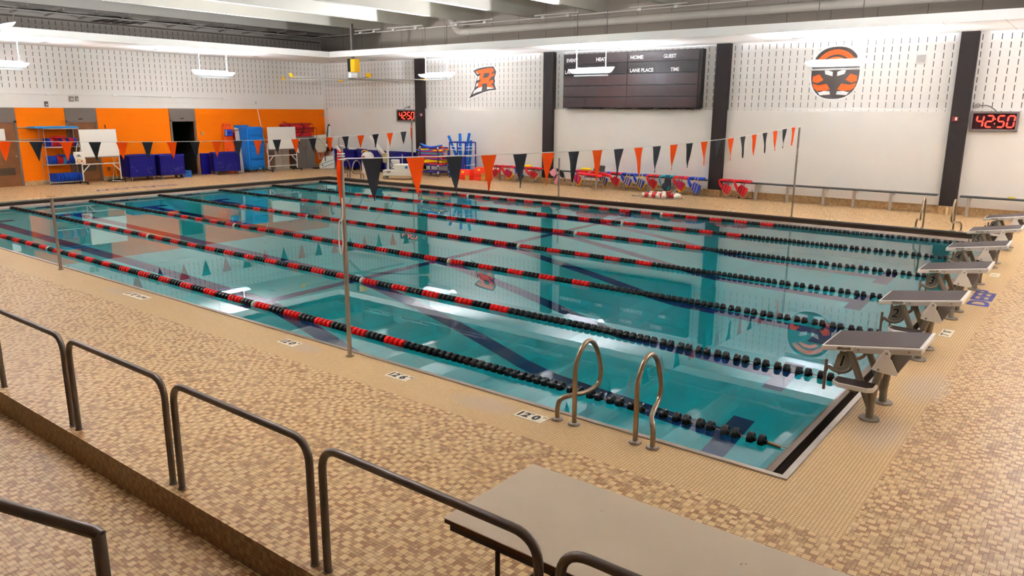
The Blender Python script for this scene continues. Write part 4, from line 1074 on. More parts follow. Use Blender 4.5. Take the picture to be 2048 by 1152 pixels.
# ------------------------------------------------------------------ blue mesh carts
def mesh_mat():
    m, nt, b = newmat('blue_mesh_wall')
    x, y, z = pos(nt)
    u = (x+y)/.05; hole = (u+(z/.05).floor().mod(2)*.5).frac().between(.25, .75)*(z/.05).frac().between(.3, .7)
    nt.links.new(mixc(nt, hole*.55, rgb(14, 10, 88), rgb(7, 5, 48)), b.inputs['Base Color'])
    b.inputs['Roughness'].default_value = .6; b.inputs['Specular IOR Level'].default_value = .12
    return m
BMESH = mesh_mat(); BNAVY = M((18, 15, 100), .4, var=.08, name='navy_plastic'); DKB = M((36, 34, 60), .5, name='dark_frame')
def cart(cx, cy, lx, ly, h, label, rz=0, extra=None):
    t = thing('mesh_cart', label, 'cart', (cx, cy, 0), 'blue mesh storage carts')
    z0 = .14; x0, x1, y0, y1 = cx-lx/2, cx+lx/2, cy-ly/2, cy+ly/2
    MB().box(x0, x1, y0, y1, z0, z0+.03).build('base', DKB, t)
    for nm, b in (('front_side', (x1-.02, x1, y0, y1)), ('back_side', (x0, x0+.02, y0, y1)), ('left_side', (x0, x1, y0, y0+.02)), ('right_side', (x0, x1, y1-.02, y1))):
        MB().box(b[0], b[1], b[2], b[3], z0+.02, h).build(nm, BMESH, t)
    mb = MB()
    for (a, b, c, d) in ((x0, x1, y0-.012, y0+.022), (x0, x1, y1-.022, y1+.012), (x0-.012, x0+.022, y0, y1), (x1-.022, x1+.012, y0, y1)): mb.box(a, b, c, d, h-.05, h)
    mb.build('rim', BNAVY, t, bevel=.006)
    rn = random.Random(int(cy*10))
    mb = MB()
    for k in range(9):
        yy, zz, s_ = y0+.1+rn.random()*(ly-.2), z0+.08+rn.random()*.3, rn.uniform(.03, .07)
        mb.lathe((x1+.001, yy, zz), [(0, s_), (.003, s_*.9)], 'x', 7)
    o = mb.build('contents_seen_through_mesh', M((34, 30, 110), .5, var=.4, scale=20, name='cart_contents'), t); o['kind'] = 'stuff'
    for x in (x0+.08, x1-.06):
        for y in (y0+.08, y1-.08):
            c = MB(); c.cyl((x, y-.018, .055), (x, y+.018, .055), .055, 14); c.build('caster', M((110, 100, 100), .5), t, smooth=True)
            MB().box(x-.03, x+.03, y-.026, y+.026, .10, .145).build('caster_fork', STEEL_D, t)
    t.rotation_euler = (0, 0, rz); return t
cart(-4.05, 8.45, .66, 1.0, .93, 'blue mesh cart nearest the left whiteboard')
cart(-3.98, 9.55, .66, .98, .905, 'blue mesh cart left of the open doorway')
cart(-4.08, 12.02, .66, 1.02, .89, 'blue mesh cart right of the open doorway', -.35)
tag(MB().box(-4.76, -4.66, 11.32, 11.7, 0, .84).build('cart_panel', BNAVY, bevel=.01), 'loose navy panel standing behind the cart right of the doorway', 'panel')
t = thing('plastic_crate', 'small blue plastic crate on the floor left of the open doorway', 'crate', (-4.1, 10.3, 0))
mb = MB(); x0, x1, y0, y1 = -4.25, -3.95, 10.12, 10.45
MB().box(x0, x1, y0, y1, 0, .02).build('base', M((44, 116, 200), .5), t)
for b in ((x1-.015, x1, y0, y1), (x0, x0+.015, y0, y1), (x0, x1, y0, y0+.015), (x0, x1, y1-.015, y1)):
    mb = MB()
    for z0, z1 in ((.02, .06), (.10, .14), (.19, .25)): mb.box(b[0], b[1], b[2], b[3], z0, z1)
    for k in range(4):
        if b[1]-b[0] < .1: mb.box(b[0], b[1], b[2]+k*.1, b[2]+k*.1+.025, .02, .25)
        else: mb.box(b[0]+k*.09, b[0]+k*.09+.025, b[2], b[3], .02, .25)
    mb.build('side', M((44, 116, 200), .5), t)

# ------------------------------------------------------------------ rescue board, poles, blue moulded cabinets
t = thing('spine_board', 'orange rescue backboard leaning on the orange wall', 'backboard', (-4.66, 12.6, 0))
MB().prism([(12.40, .0), (12.78, .0), (12.84, .3), (12.80, 1.9), (12.74, 2.01), (12.44, 2.01), (12.39, 1.9), (12.36, .3)], .045, lambda u, v, d: (-4.56-.10*v+d, u, v)).build('board', M((250, 84, 10), .4, name='rescue_orange'), t, bevel=.012)
for y, z in ((12.44, 1.30), (12.74, 1.30), (12.46, .95), (12.74, .82), (12.58, 1.93), (12.45, 1.93), (12.72, 1.93)): MB().lathe((-4.512-.10*z, y, z), [(0, .022), (.006, .02)], 'x', 10).build('hand_hole', BLACK, t)
hb = MB(); hb.box(-4.66, -4.50, 12.43, 12.72, 1.50, 1.76); hb.build('head_block', M((28, 56, 176), .5), t, bevel=.02)
MB().box(-4.52, -4.48, 12.36, 12.45, 1.52, 1.74).build('light_blue_pad', M((110, 160, 220), .6), t, bevel=.015)
MB().box(-4.505, -4.49, 12.36, 12.62, 1.61, 1.66).build('strap', BLACK, t)
t = thing('first_aid_case', 'red case hanging beside the orange backboard', 'case', (-4.6, 12.92, 1.5))
MB().box(-4.79, -4.60, 12.86, 13.06, 1.38, 1.64).build('case', M((200, 26, 26), .45), t, bevel=.012)
MB().box(-4.602, -4.594, 12.9, 13.0, 1.48, 1.56).build('badge', M((60, 18, 20), .5), t)
t = thing('white_folding_poles', 'bundle of white slats standing left of the blue cabinets', 'slats', (-4.55, 12.95, 0))
for k in range(4): MB().bar((-4.36+.01*k, 12.86+.045*k, 0), (-4.5, 12.82+.05*k, 1.84-.012*k), .022, .05).build('slat', WHITE, t)
MB().box(-4.53, -4.46, 12.79, 13.0, 1.72, 1.76).build('strap', M((150, 60, 40), .6), t)
BLUEP = M((12, 104, 184), .3, var=.05, scale=3, name='blue_moulded_plastic')
def moulded(x0, x1, y0, y1, z0, z1, label):
    t = thing('moulded_cabinet', label, 'cabinet', ((x0+x1)/2, (y0+y1)/2, 0), 'tall blue moulded plastic units')
    MB().box(x0, x1, y0, y1, z0, z1).build('body', BLUEP, t, bevel=.07, segs=4)
    hh = (z1-z0-.16)/5
    for k in range(5):
        MB().box(x1-.02, x1+.045, y0+.07, y1-.07, z0+.10+k*hh+.025, z0+.10+(k+1)*hh-.015).build('raised_panel', BLUEP, t, bevel=.035, segs=3)
        MB().lathe((x1-.25, y0-.003, z0+.10+(k+.5)*hh), [(0, .025), (.006, .025)], 'y', 10).build('side_hole', M((10, 30, 60), .6), t)
    for x in (x0+.1, x1-.06):
        for y in (y0+.08, y1-.08): MB().cyl((x, y-.016, .05), (x, y+.016, .05), .05, 12).build('caster', M((130, 120, 110), .5), t, smooth=True)
    if y0 > 13: MB().lathe((x1+.046, (y0+y1)/2+.1, z0+.06), [(-.05, .03), (.004, .03)], 'x', 12).build('maker_badge', WHITE, t)
    return t
moulded(-4.62, -3.95, 13.02, 13.82, .10, 1.87, 'tall blue moulded unit with raised panels, in front')
tag(MB().box(-4.74, -4.66, 12.92, 13.6, .04, 1.93).build('plastic_sheet', BLUEP, bevel=.03, segs=3), 'blue moulded lid standing behind the tall blue unit', 'lid')
t = thing('skimmer_pole', 'long white pole leaning on the wall beside the second whiteboard', 'pole', (-4.5, 14.2, 0))
MB().cyl((-4.35, 14.32, 0), (-4.72, 14.06, 2.86), .014, 8).build('shaft', WHITE, t, smooth=True)
MB().cyl((-4.718, 14.062, 2.80), (-4.725, 14.055, 2.90), .022, 8).build('end_fitting', M((190, 176, 156), .5), t, smooth=True)
for z in (1.42, .94): tag(MB().box(XW, XW+.12, 14.04, 14.20, z-.13, z+.13).build('soap_dispenser', WHITE, bevel=.015), 'white wall dispenser %s beside the blue unit' % ('upper one' if z > 1 else 'lower one'), 'dispenser')

# ------------------------------------------------------------------ grey cabinets and what lies on them
GC = M((120, 112, 106), .45, .2, var=.05, scale=3, name='grey_steel_cabinet'); LGC = M((186, 176, 162), .45, .1, var=.04, scale=3, name='pale_grey_cabinet')
def steel_cabinet(x0, x1, y0, y1, h, mat, label):
    t = thing('steel_cabinet', label, 'cabinet', ((x0+x1)/2, (y0+y1)/2, 0), 'steel cabinets behind the second whiteboard')
    MB().box(x0, x1-.02, y0, y1, 0, h).build('body', mat, t, bevel=.004)
    ym = (y0+y1)/2
    for a, b, s in ((y0+.01, ym-.004, 1), (ym+.004, y1-.01, -1)):
        d = MB().box(x1-.02, x1, a, b, .06, h-.03).build('door', mat, t, bevel=.003)
        yy = (ym-.06) if s > 0 else (ym+.06)
        MB().box(x1, x1+.025, yy-.012, yy+.012, h*.62, h*.70).build('handle', STEEL_D, d, bevel=.003)
    return t
steel_cabinet(-4.78, -4.22, 15.62, 16.62, 1.40, GC, 'tall dark grey steel cabinet with red tubes on top')
steel_cabinet(-4.78, -4.32, 14.55, 15.28, .93, LGC, 'low pale grey steel cabinet behind the second whiteboard')
t = thing('round_tag', 'small round white tag hanging on the dark grey cabinet door', 'tag', (-4.2, 15.78, 1.25))
MB().lathe((-4.215, 15.78, 1.27), [(0, .05), (.008, .05)], 'x', 14).build('disc', WHITE, t); MB().box(-4.215, -4.208, 15.73, 15.79, 1.10, 1.22).build('green_cloth', M((30, 90, 50), .7), t)
tag(MB().prism([(15.335, .78), (15.46, .72), (15.42, .92), (15.335, .98)], .03, lambda u, v, d: (-3.845+d, u, v)).build('paper_scrap', WHITE), 'white paper scrap hanging from the second whiteboard post', 'paper')
REDT = M((206, 34, 44), .5, var=.1, name='rescue_red'); DRED = M((168, 26, 30), .55, var=.1, name='dark_red_vinyl')
k = 0
for z, y0, y1, mt, nm, lb in ((1.44, 15.66, 16.62, REDT, 'rescue_tube', 'lowest red rescue tube on the dark grey cabinet'), (1.53, 15.70, 16.60, REDT, 'rescue_tube', 'second red rescue tube from below on the dark grey cabinet'), (1.64, 15.66, 16.74, DRED, 'rescue_tube', 'thick dark red rescue tube in the middle of the cabinet stack'),
                      (1.76, 15.60, 16.78, DRED, 'rescue_tube', 'dark red rescue tube second from the top of the cabinet stack'), (1.85, 15.50, 16.50, REDT, 'rescue_tube', 'bright red rescue tube just under the top of the cabinet stack'), (1.95, 15.30, 16.62, DRED, 'rescue_tube', 'topmost dark red rescue tube of the cabinet stack')):
    t = thing(nm, lb, 'rescue tube', (-4.5, (y0+y1)/2, z), 'red rescue tubes stacked on the steel cabinet')
    MB().box(-4.62-.04*(k % 2), -4.36, y0, y1, z-.045, z+.045).build('foam_body', mt, t, bevel=.03, segs=3)
    MB().box(-4.625-.04*(k % 2), -4.352, y0+.25+.1*k, y0+.31+.1*k, z-.05, z+.05).build('strap', BLACK, t, bevel=.01)
    k += 1
t = thing('red_vinyl_bag', 'crumpled dark red bag on the stack behind the second whiteboard', 'bag', (-4.5, 15.3, 1.96))
g = [[(-4.5+.13*math.cos(a*PI/6)*(.4+.6*math.sin(PI*r/6)), 15.02+.42*r/6+.02*math.sin(3*a), 1.90+.09*math.sin(a*PI/6)*(.4+.6*math.sin(PI*r/6))+.02*math.sin(r*2+a)) for a in range(13)] for r in range(7)]
MB().sheet(g).build('bag_body', DRED, t, smooth=True); MB().tube(spline([(-4.5, 15.25, 2.0), (-4.48, 15.22, 2.06), (-4.47, 15.3, 2.03), (-4.46, 15.36, 2.0)], 5), .012, 6).build('strap_end', BLACK, t, smooth=True)
mb = MB()
for y in (16.72, 16.84): mb.tube([(-4.4, y, 1.40), (-4.4, y, 1.78 if y > 16.8 else 1.98)], .012, 6)
t = thing('rescue_tube_line', 'dark lines hanging from the red stack over the cabinet side', 'line', (-4.4, 16.8, 1.4))
MB().tube(spline([(-4.39, 16.6, 1.96), (-4.36, 16.68, 1.94), (-4.35, 16.70, 1.7), (-4.36, 16.69, 1.41)], 6), .009, 6).build('line', M((60, 24, 24), .6), t, smooth=True)
MB().tube(spline([(-4.39, 16.75, 1.79), (-4.36, 16.83, 1.76), (-4.35, 16.85, 1.5), (-4.36, 16.84, 1.3)], 6), .009, 6).build('line', M((60, 24, 24), .6), t, smooth=True)
t = thing('water_basketball_hoop', 'white plastic basketball backboard with torn net leaning in the corner', 'basketball hoop', (-4.4, 17.1, 1.0))
CRM = M((232, 224, 202), .45, var=.03, name='cream_plastic')
MB().prism([(16.60, 1.42), (17.47, 1.48), (17.50, 1.40), (17.40, .76), (17.34, .72), (16.90, .70), (16.84, .75), (16.72, 1.0), (16.58, 1.36)], .05, lambda u, v, d: (-4.50+.1*(1.4-v)+d, u, v)).build('backboard', CRM, t, bevel=.02, segs=3)
for z in (.80, .95, 1.10, 1.24): MB().bar((-4.43+.1*(1.4-z), 16.88-.1*(z-.8), z), (-4.43+.1*(1.4-z), 17.28, z+.02), .03, .03).build('rib', CRM, t, bevel=.01)
MB().bar((-4.40, 16.95, 1.36), (-4.34, 17.33, .98), .05, .03).build('arm', CRM, t, bevel=.008)
MB().lathe((-4.36, 17.33, .98), [(0, .07), (.05, .08), (.07, .05)], 'x', 12).build('arm_joint', CRM, t, smooth=True)
MB().tube([(-4.25+.18*math.cos(k*PI/8), 16.98+.2*math.sin(k*PI/8), .70) for k in range(16)], .012, 6, closed=True).build('rim', CRM, t, smooth=True)
for k in range(9):
    a = k*2*PI/9; b = a+.5
    MB().tube(spline([(-4.25+.18*math.cos(a), 16.98+.2*math.sin(a), .70), (-4.25+.14*math.cos(a+.3), 16.98+.15*math.sin(a+.3), .52), (-4.25+.08*math.cos(b), 16.98+.1*math.sin(b), .36)], 5), .005, 5).build('net_cord', WHITE, t, smooth=True)
t = thing('equipment_bag', 'black and white padded bag hanging in the corner', 'bag', (-4.5, 17.6, 1.2))
MB().prism([(17.50, .85), (17.64, .85), (17.66, 1.4), (17.63, 1.86), (17.54, 1.86), (17.50, 1.4)], .08, lambda u, v, d: (-4.42+d, u, v)).build('white_panel', WHITE, t, bevel=.02)
for pth in ([(-4.36, 17.40, .65), (-4.34, 17.42, 1.3), (-4.34, 17.53, 1.88), (-4.34, 17.62, 1.88)], [(-4.34, 17.56, 1.89), (-4.33, 17.66, 1.8), (-4.32, 17.68, 1.3), (-4.30, 17.66, .9)]):
    MB().tube(spline(pth, 6), .022, 8).build('black_strap', BLACK, t, smooth=True)
MB().lathe((-4.3, 17.55, .72), [(0, .10), (.06, .14), (.14, .12), (.2, .05)], 'z', 12).build('black_pouch', BLACK, t, smooth=True)
t = thing('goal_float', 'white angular foam float with teal lines on the floor in the corner', 'float', (-3.4, 16.6, 0))
def gp(u, v, d): return (-3.66+.62*u-.25*d, 16.38+.34*u+.45*d, v)
MB().prism([(0, .02), (-.02, .2), (.12, .30), (.28, .50), (.40, .56), (1.0, .60), (1.0, .02), (.2, 0)], .35, gp).build('foam_body', M((238, 234, 222), .5, var=.02), t, bevel=.02)
for a, b in (((.02, .19), (1.0, .42)), ((.2, .05), (1.0, .27))): MB().tube([gp(a[0], a[1], -.02), gp(b[0], b[1], -.02)], .010, 6).build('teal_line', M((40, 130, 130), .5), t)
MB().lathe(gp(.22, .16, -.03), [(-.01, .03), (.01, .03)], 'y', 10).build('black_knob', BLACK, t)
MB().bar(gp(.42, .35, -.04), gp(.42, .75, -.04), .03, .02).build('black_strap', BLACK, t)
tag(MB().box(-3.95, -3.70, 16.2, 16.42, 0, .05).build('black_strap_heap', BLACK, bevel=.02), 'flat black strap lying left of the white foam float', 'strap')

# ------------------------------------------------------------------ navy tubs along the far wall
def tub(x0, x1, y0, y1, h, label, rz=0):
    t = thing('storage_tub', label, 'tub', ((x0+x1)/2, (y0+y1)/2, 0), 'navy storage tubs by the far wall')
    z0 = .12; e = .05
    A = [(x0+e, y0+e, z0), (x1-e, y0+e, z0), (x1-e, y1-e, z0), (x0+e, y1-e, z0), (x0, y0, h), (x1, y0, h), (x1, y1, h), (x0, y1, h)]
    MB().add(A, [(3, 2, 1, 0), (0, 1, 5, 4), (1, 2, 6, 5), (2, 3, 7, 6), (3, 0, 4, 7)]).build('tub_body', BNAVY, t, solid=.02)
    mb = MB()
    for b in ((x0-.02, x1+.02, y0-.02, y0+.03), (x0-.02, x1+.02, y1-.03, y1+.02), (x0-.02, x0+.03, y0, y1), (x1-.03, x1+.02, y0, y1)): mb.box(b[0], b[1], b[2], b[3], h-.05, h+.005)
    mb.build('rim', BNAVY, t, bevel=.008)
    for x in (x0+.12, x1-.12):
        for y in (y0+.1, y1-.1): MB().cyl((x-.02, y, .06), (x+.02, y, .06), .06, 12).build('caster', BLACK, t, smooth=True)
    t.rotation_euler = (0, 0, rz); return t
tub(-3.05, -1.75, 16.75, 17.5, .89, 'navy tub nearest the corner, behind the left pool ladder')
tub(-1.62, -.15, 16.85, 17.55, .86, 'navy tub in the middle, behind the pool lift')
tub(-.05, 1.25, 16.9, 17.58, .86, 'navy tub under the far digital clock')
tag(MB().lathe((-2.1, 17.0, .86), [(0, .16), (.06, .18), (.10, .12)], 'z', 14).build('lifebuoy', WHITE, smooth=True), 'white round float in the navy tub nearest the corner', 'float')
t = thing('equipment_tank', 'white tank with yellow strap standing by the navy tubs', 'tank', (-.62, 16.55, .3))
MB().lathe((-.62, 16.55, 0), [(0, .26), (.70, .26), (.78, .22), (.86, .12)], 'z', 18).build('tank_body', M((228, 222, 210), .4), t, smooth=True)
MB().tube(spline([(-.84, 16.42, .80), (-.78, 16.4, .88), (-.6, 16.4, .92), (-.4, 16.42, .86)], 5), .02, 8).build('yellow_strap', YEL, t, smooth=True)
MB().box(-.74, -.50, 16.28, 16.30, .58, .70).build('print', M((190, 130, 110), .6), t)

# ------------------------------------------------------------------ pool lift
LW = M((232, 226, 216), .4, var=.03, name='lift_white')
t = thing('pool_lift', 'white wheeled pool lift with mast and boom beside the far pool edge', 'pool lift', (2.9, 15, 0))
RZ = .62; cR, sR = math.cos(RZ), math.sin(RZ)
def LP(u, v, z): return (2.28+u*cR-v*sR, 14.72+u*sR+v*cR, z)
def lbox(u0, u1, v0, v1, z0, z1):
    return MB().add([LP(u, v, z) for z in (z0, z1) for v in (v0, v1) for u in (u0, u1)], [(0,2,3,1), (4,5,7,6), (0,1,5,4), (2,6,7,3), (0,4,6,2), (1,3,7,5)])
lbox(0, 1.35, -.28, .30, .15, .21).build('base_frame', LW, t, bevel=.01)
lbox(.04, .5, -.24, .26, .21, .36).build('front_cover', LW, t, bevel=.03, segs=3)
lbox(.48, 1.30, -.24, .26, .21, .58).build('battery_cover', LW, t, bevel=.04, segs=3)
lbox(.30, .62, -.02, .24, .40, .74).build('control_box', LW, t, bevel=.03, segs=3)
lbox(.20, .34, -.245, -.239, .27, .32).build('warning_label', M((180, 110, 80), .6), t)
lbox(.9, 1.0, -.246, -.240, .42, .52).build('blue_symbol', M((40, 120, 200), .6), t)
for u in (.1, 1.2):
    for v in (-.22, .24): MB().cyl(LP(u, v-.02, .07), LP(u, v+.02, .07), .07, 14).build('caster', M((140, 132, 122), .5), t, smooth=True)
MB().cyl(LP(.2, .02, .34), LP(.2, .02, 1.50), .05, 14).build('mast', LW, t, smooth=True)
MB().cyl(LP(.2, .02, 1.48), LP(.2, .02, 1.56), .065, 14).build('mast_cap', LW, t, smooth=True)
MB().bar(LP(.2, .02, .80), LP(-.55, .28, 1.58), .07, .09).build('boom', LW, t, bevel=.008)
MB().bar(LP(.2, -.06, .66), LP(-.52, .2, 1.46), .03, .03).build('actuator', M((196, 188, 178), .4, .3), t)
MB().box(2.28, 2.45, 14.72, 14.9, .62, .98).build('tan_motor', M((186, 160, 116), .5), t, bevel=.03)
MB().tube(spline([LP(.25, -.02, .8), LP(.36, -.08, .62), LP(.38, -.1, .5), LP(.3, -.06, .42)], 6), .014, 6).build('cable', BLACK, t, smooth=True)
MB().cyl(LP(.75, .05, .56), LP(.75, .05, .95), .012, 8).build('handle_post', LW, t, smooth=True)

# ------------------------------------------------------------------ noodle racks
BTUBE = M((28, 30, 140), .4, var=.06, name='navy_tube'); WFIT = M((236, 232, 226), .4, name='white_fitting')
nx0, nx1, ny0, ny1 = 2.22, 3.20, 16.82, 17.42
t = thing('noodle_rack', 'low navy wheeled rack full of coloured foam noodles', 'rack', ((nx0+nx1)/2, 17.1, 0))
for x in (nx0, nx1):
    for y in (ny0, ny1):
        MB().cyl((x, y, .10), (x, y, 1.13), .024, 10).build('post', BTUBE, t, smooth=True)
        MB().cyl((x-.016, y, .055), (x+.016, y, .055), .055, 12).build('caster', M((120, 116, 112), .5), t, smooth=True)
        for z in (.17, .44, 1.13): MB().lathe((x, y, z-.04), [(0, .034), (.08, .034)], 'z', 10).build('fitting', WFIT, t, smooth=True)
for z in (.17, .44, 1.13):
    mb = MB()
    for y in (ny0, ny1): mb.cyl((nx0, y, z), (nx1, y, z), .022, 8)
    for x in (nx0, nx1): mb.cyl((x, ny0, z), (x, ny1, z), .022, 8)
    mb.build('rail_frame', BTUBE, t, smooth=True)
mb = MB(); mb.box(nx0, nx1, ny0, ny1, .145, .16); mb.build('floor_panel', BTUBE, t)
NC = {'red': (222, 52, 66), 'yellow': (248, 206, 10), 'green': (122, 190, 60), 'purple': (126, 66, 160), 'blue': (50, 120, 220), 'orange': (244, 100, 30)}
rnd = random.Random(4)
lay = [('red', .50, -.01), ('yellow', .58, 0), ('yellow', .62, .01), ('purple', .70, .02), ('red', .72, 0), ('orange', .76, .01), ('red', .80, .0), ('purple', .86, -.06), ('green', .90, 0), ('blue', .93, .06), ('red', .985, 0), ('blue', 1.03, -.1), ('yellow', 1.045, .08), ('red', 1.07, .0)]
cnt = 0
for row in range(3):
    for c, z, dx in lay:
        if row and rnd.random() < .35: continue
        y = ny0+.03+row*.20+rnd.uniform(-.01, .02)
        a, b, cc = rnd.uniform(-.02, .02), rnd.uniform(-.025, .025), rnd.uniform(-.02, .02)
        o = MB().tube(spline([(nx0-.12+dx, y, z+a), (nx0+.3+dx, y+.02, z-b), (nx0+.7+dx, y, z+b), (nx1+.14+dx, y+.01, z+cc)], 6), .031, 10).build('foam_noodle', M(NC[c], .7, var=.04, name=c+'_noodle'), smooth=True)
        tag(o, c+' foam noodle lying in the low navy rack', 'noodle', c+' noodles in the low rack'); cnt += 1
for pts, c, lb in (([(nx0+.02, 16.85, 1.27), (nx0+.3, 16.87, 1.19), (nx0+.5, 16.9, 1.16), (nx0+.75, 16.9, 1.18), (nx0+1.12, 16.92, 1.24)], 'blue', 'curved blue foam noodle lying across the top of the low navy rack'), ([(nx0+.5, 17.0, 1.17), (nx0+.8, 17.0, 1.19), (nx0+1.1, 17.0, 1.16)], 'orange', 'orange foam noodle on top of the low navy rack')):
    tag(MB().tube(spline(pts, 6), .032, 10).build('foam_noodle', M(NC[c], .7, var=.04, name=c+'_noodle'), smooth=True), lb, 'noodle')
tx0, tx1, ty0, ty1 = 3.80, 4.62, 16.85, 17.45
t = thing('noodle_bin', 'tall navy and white tube rack with blue foam sticks standing in it', 'rack', ((tx0+tx1)/2, 17.1, 0))
for x in (tx0, (tx0+tx1)/2, tx1):
    for y in (ty0, ty1):
        MB().cyl((x, y, .08), (x, y, 1.38), .024, 10).build('post', BTUBE, t, smooth=True)
        MB().cyl((x-.016, y, .05), (x+.016, y, .05), .05, 10).build('caster', M((120, 116, 112), .5), t, smooth=True)
for z in (.18, .52, .86, 1.10, 1.22):
    for y in (ty0, ty1): MB().cyl((tx0, y, z), (tx1, y, z), .014, 8).build('white_rail', WFIT, t, smooth=True)
    for x in (tx0, tx1): MB().cyl((x, ty0, z), (x, ty1, z), .014, 8).build('white_rail', WFIT, t, smooth=True)
mb = MB()
for y in (ty0, ty1): mb.cyl((tx0, y, 1.38), (tx1, y, 1.38), .022, 8)
for x in (tx0, tx1): mb.cyl((x, ty0, 1.38), (x, ty1, 1.38), .022, 8)
mb.build('top_frame', BTUBE, t, smooth=True)
MB().box(tx0, tx1, ty0, ty1, .10, .12).build('floor_panel', BTUBE, t)
STK = M((14, 112, 206), .6, var=.05, name='blue_foam_stick')
for a, b, lb in (((4.25, 17.15, .14), (3.62, 17.0, 1.62), 'blue foam stick leaning far left in the tall rack'), ((4.25, 17.0, .14), (4.22, 17.0, 1.72), 'upright blue foam stick in the middle of the tall rack'), ((4.1, 17.2, .14), (4.66, 17.05, 1.74), 'blue foam stick leaning right in the tall rack'),
                 ((4.42, 17.3, .14), (4.52, 17.3, 1.46), 'short blue foam stick at the back right of the tall rack'), ((4.35, 17.1, .14), (3.92, 17.25, 1.20), 'short blue foam stick low at the left of the tall rack'), ((4.45, 17.12, .14), (4.4, 17.2, 1.40), 'short blue foam stick right of the upright one')):
    tag(MB().bar(a, b, .085, .085).build('foam_stick', STK, bevel=.012), lb, 'foam stick', 'foam sticks in the tall rack')
tag(MB().prism([(4.28, .14), (4.58, .14), (4.60, .86), (4.30, .82)], .03, lambda u, v, d: (u, 16.80+d+.0*v, v)).build('foam_mat', M((44, 54, 150), .6)), 'dark blue foam panel leaning on the tall rack', 'foam panel')

# ------------------------------------------------------------------ red plastic steps
RSTEP = M((246, 56, 24), .45, var=.05, name='red_step_plastic'); YLB = M((238, 214, 60), .5, name='yellow_label')
def step_stack(x0, y0, n, label_w):
    for k in range(n):
        top = k == n-1
        z = .002+.036*k; h = .20 if top else .036
        t = thing('aerobic_step', ('topmost red plastic step of the %s, with yellow label' if top else 'red plastic step below the top of the %s') % label_w, 'step', (x0+.32, y0+.19, z), 'red plastic steps in two stacks')
        L_, W_ = .62, .40; e = .05 if top else .004
        A = [(x0, y0, z), (x0+L_, y0, z), (x0+L_, y0+W_, z), (x0, y0+W_, z), (x0+e, y0+e, z+h-.003), (x0+L_-e, y0+e, z+h-.003), (x0+L_-e, y0+W_-e, z+h-.003), (x0+e, y0+W_-e, z+h-.003)]
        MB().add(A, [(3, 2, 1, 0), (4, 5, 6, 7), (0, 1, 5, 4), (1, 2, 6, 5), (2, 3, 7, 6), (3, 0, 4, 7)]).build('step_body', RSTEP, t, bevel=.006)
        if top: MB().prism([(x0+.20, z+.08), (x0+.32, z+.08), (x0+.32, z+.15), (x0+.20, z+.15)], .004, lambda a, b, d: (a, y0+.05*(b-z)/.2-.004+d, b)).build('yellow_label', YLB, t)
        else: MB().box(x0+.40, x0+.60, y0-.004, y0+.002, z+.006, z+h-.008).build('yellow_label', M((214, 192, 84), .5), t)
step_stack(4.46, 16.55, 6, 'left stack of red steps')
step_stack(5.16, 16.68, 9, 'right stack of red steps')

# ------------------------------------------------------------------ benches along the far wall
BT = M((52, 54, 54), .45, var=.08, name='dark_bench_top'); BLEG = M((186, 176, 166), .45, .4, var=.05, name='bench_leg')
def bench(x0, x1, posts, label, bar=False):
    t = thing('bench', label, 'bench', ((x0+x1)/2, 17.35, 0), 'dark wall benches under the white boards')
    MB().box(x0, x1, 17.18, 17.44, .485, .525).build('bench_top', BT, t, bevel=.008)
    for x in posts:
        MB().box(x-.035, x+.035, 17.25, 17.31, 0, .485).build('leg', BLEG, t, bevel=.004)
        MB().box(x-.035, x+.035, 17.31, 17.62, .40, .44).build('wall_bracket', BLEG, t)
    if bar: MB().cyl((x0+.3, 17.28, .13), (x1-.3, 17.28, .13), .016, 8).build('foot_bar', BLEG, t, smooth=True)
bench(5.75, 7.98, (5.98, 6.75, 7.57), 'left dark bench between the red steps and the second black column', True)
bench(8.50, 14.35, (9.33, 10.28, 11.38, 12.3, 13.2), 'long dark bench hung with many life vests', True)
bench(14.85, 20.78, (15.0, 15.92, 16.86, 17.89, 18.71, 19.66), 'long dark bench with two red vests at its left end')
bench(21.30, 27.0, (21.5, 22.75, 24.0), 'dark bench under the right digital clock')
tag(MB().lathe((22.42, 17.28, .53), [(0, .06), (.03, .08), (.045, .03)], 'z', 7).build('yellow_cloth', M((226, 200, 60), .7)), 'small yellow cloth lying on the bench at the right edge', 'cloth')
tag(MB().lathe((21.02, 17.40, 0), [(0, .028), (.18, .028), (.19, .02)], 'z', 10).build('floor_pipe', M((236, 206, 160), .6)), 'short pale pipe stub standing at the rightmost column base', 'pipe stub')

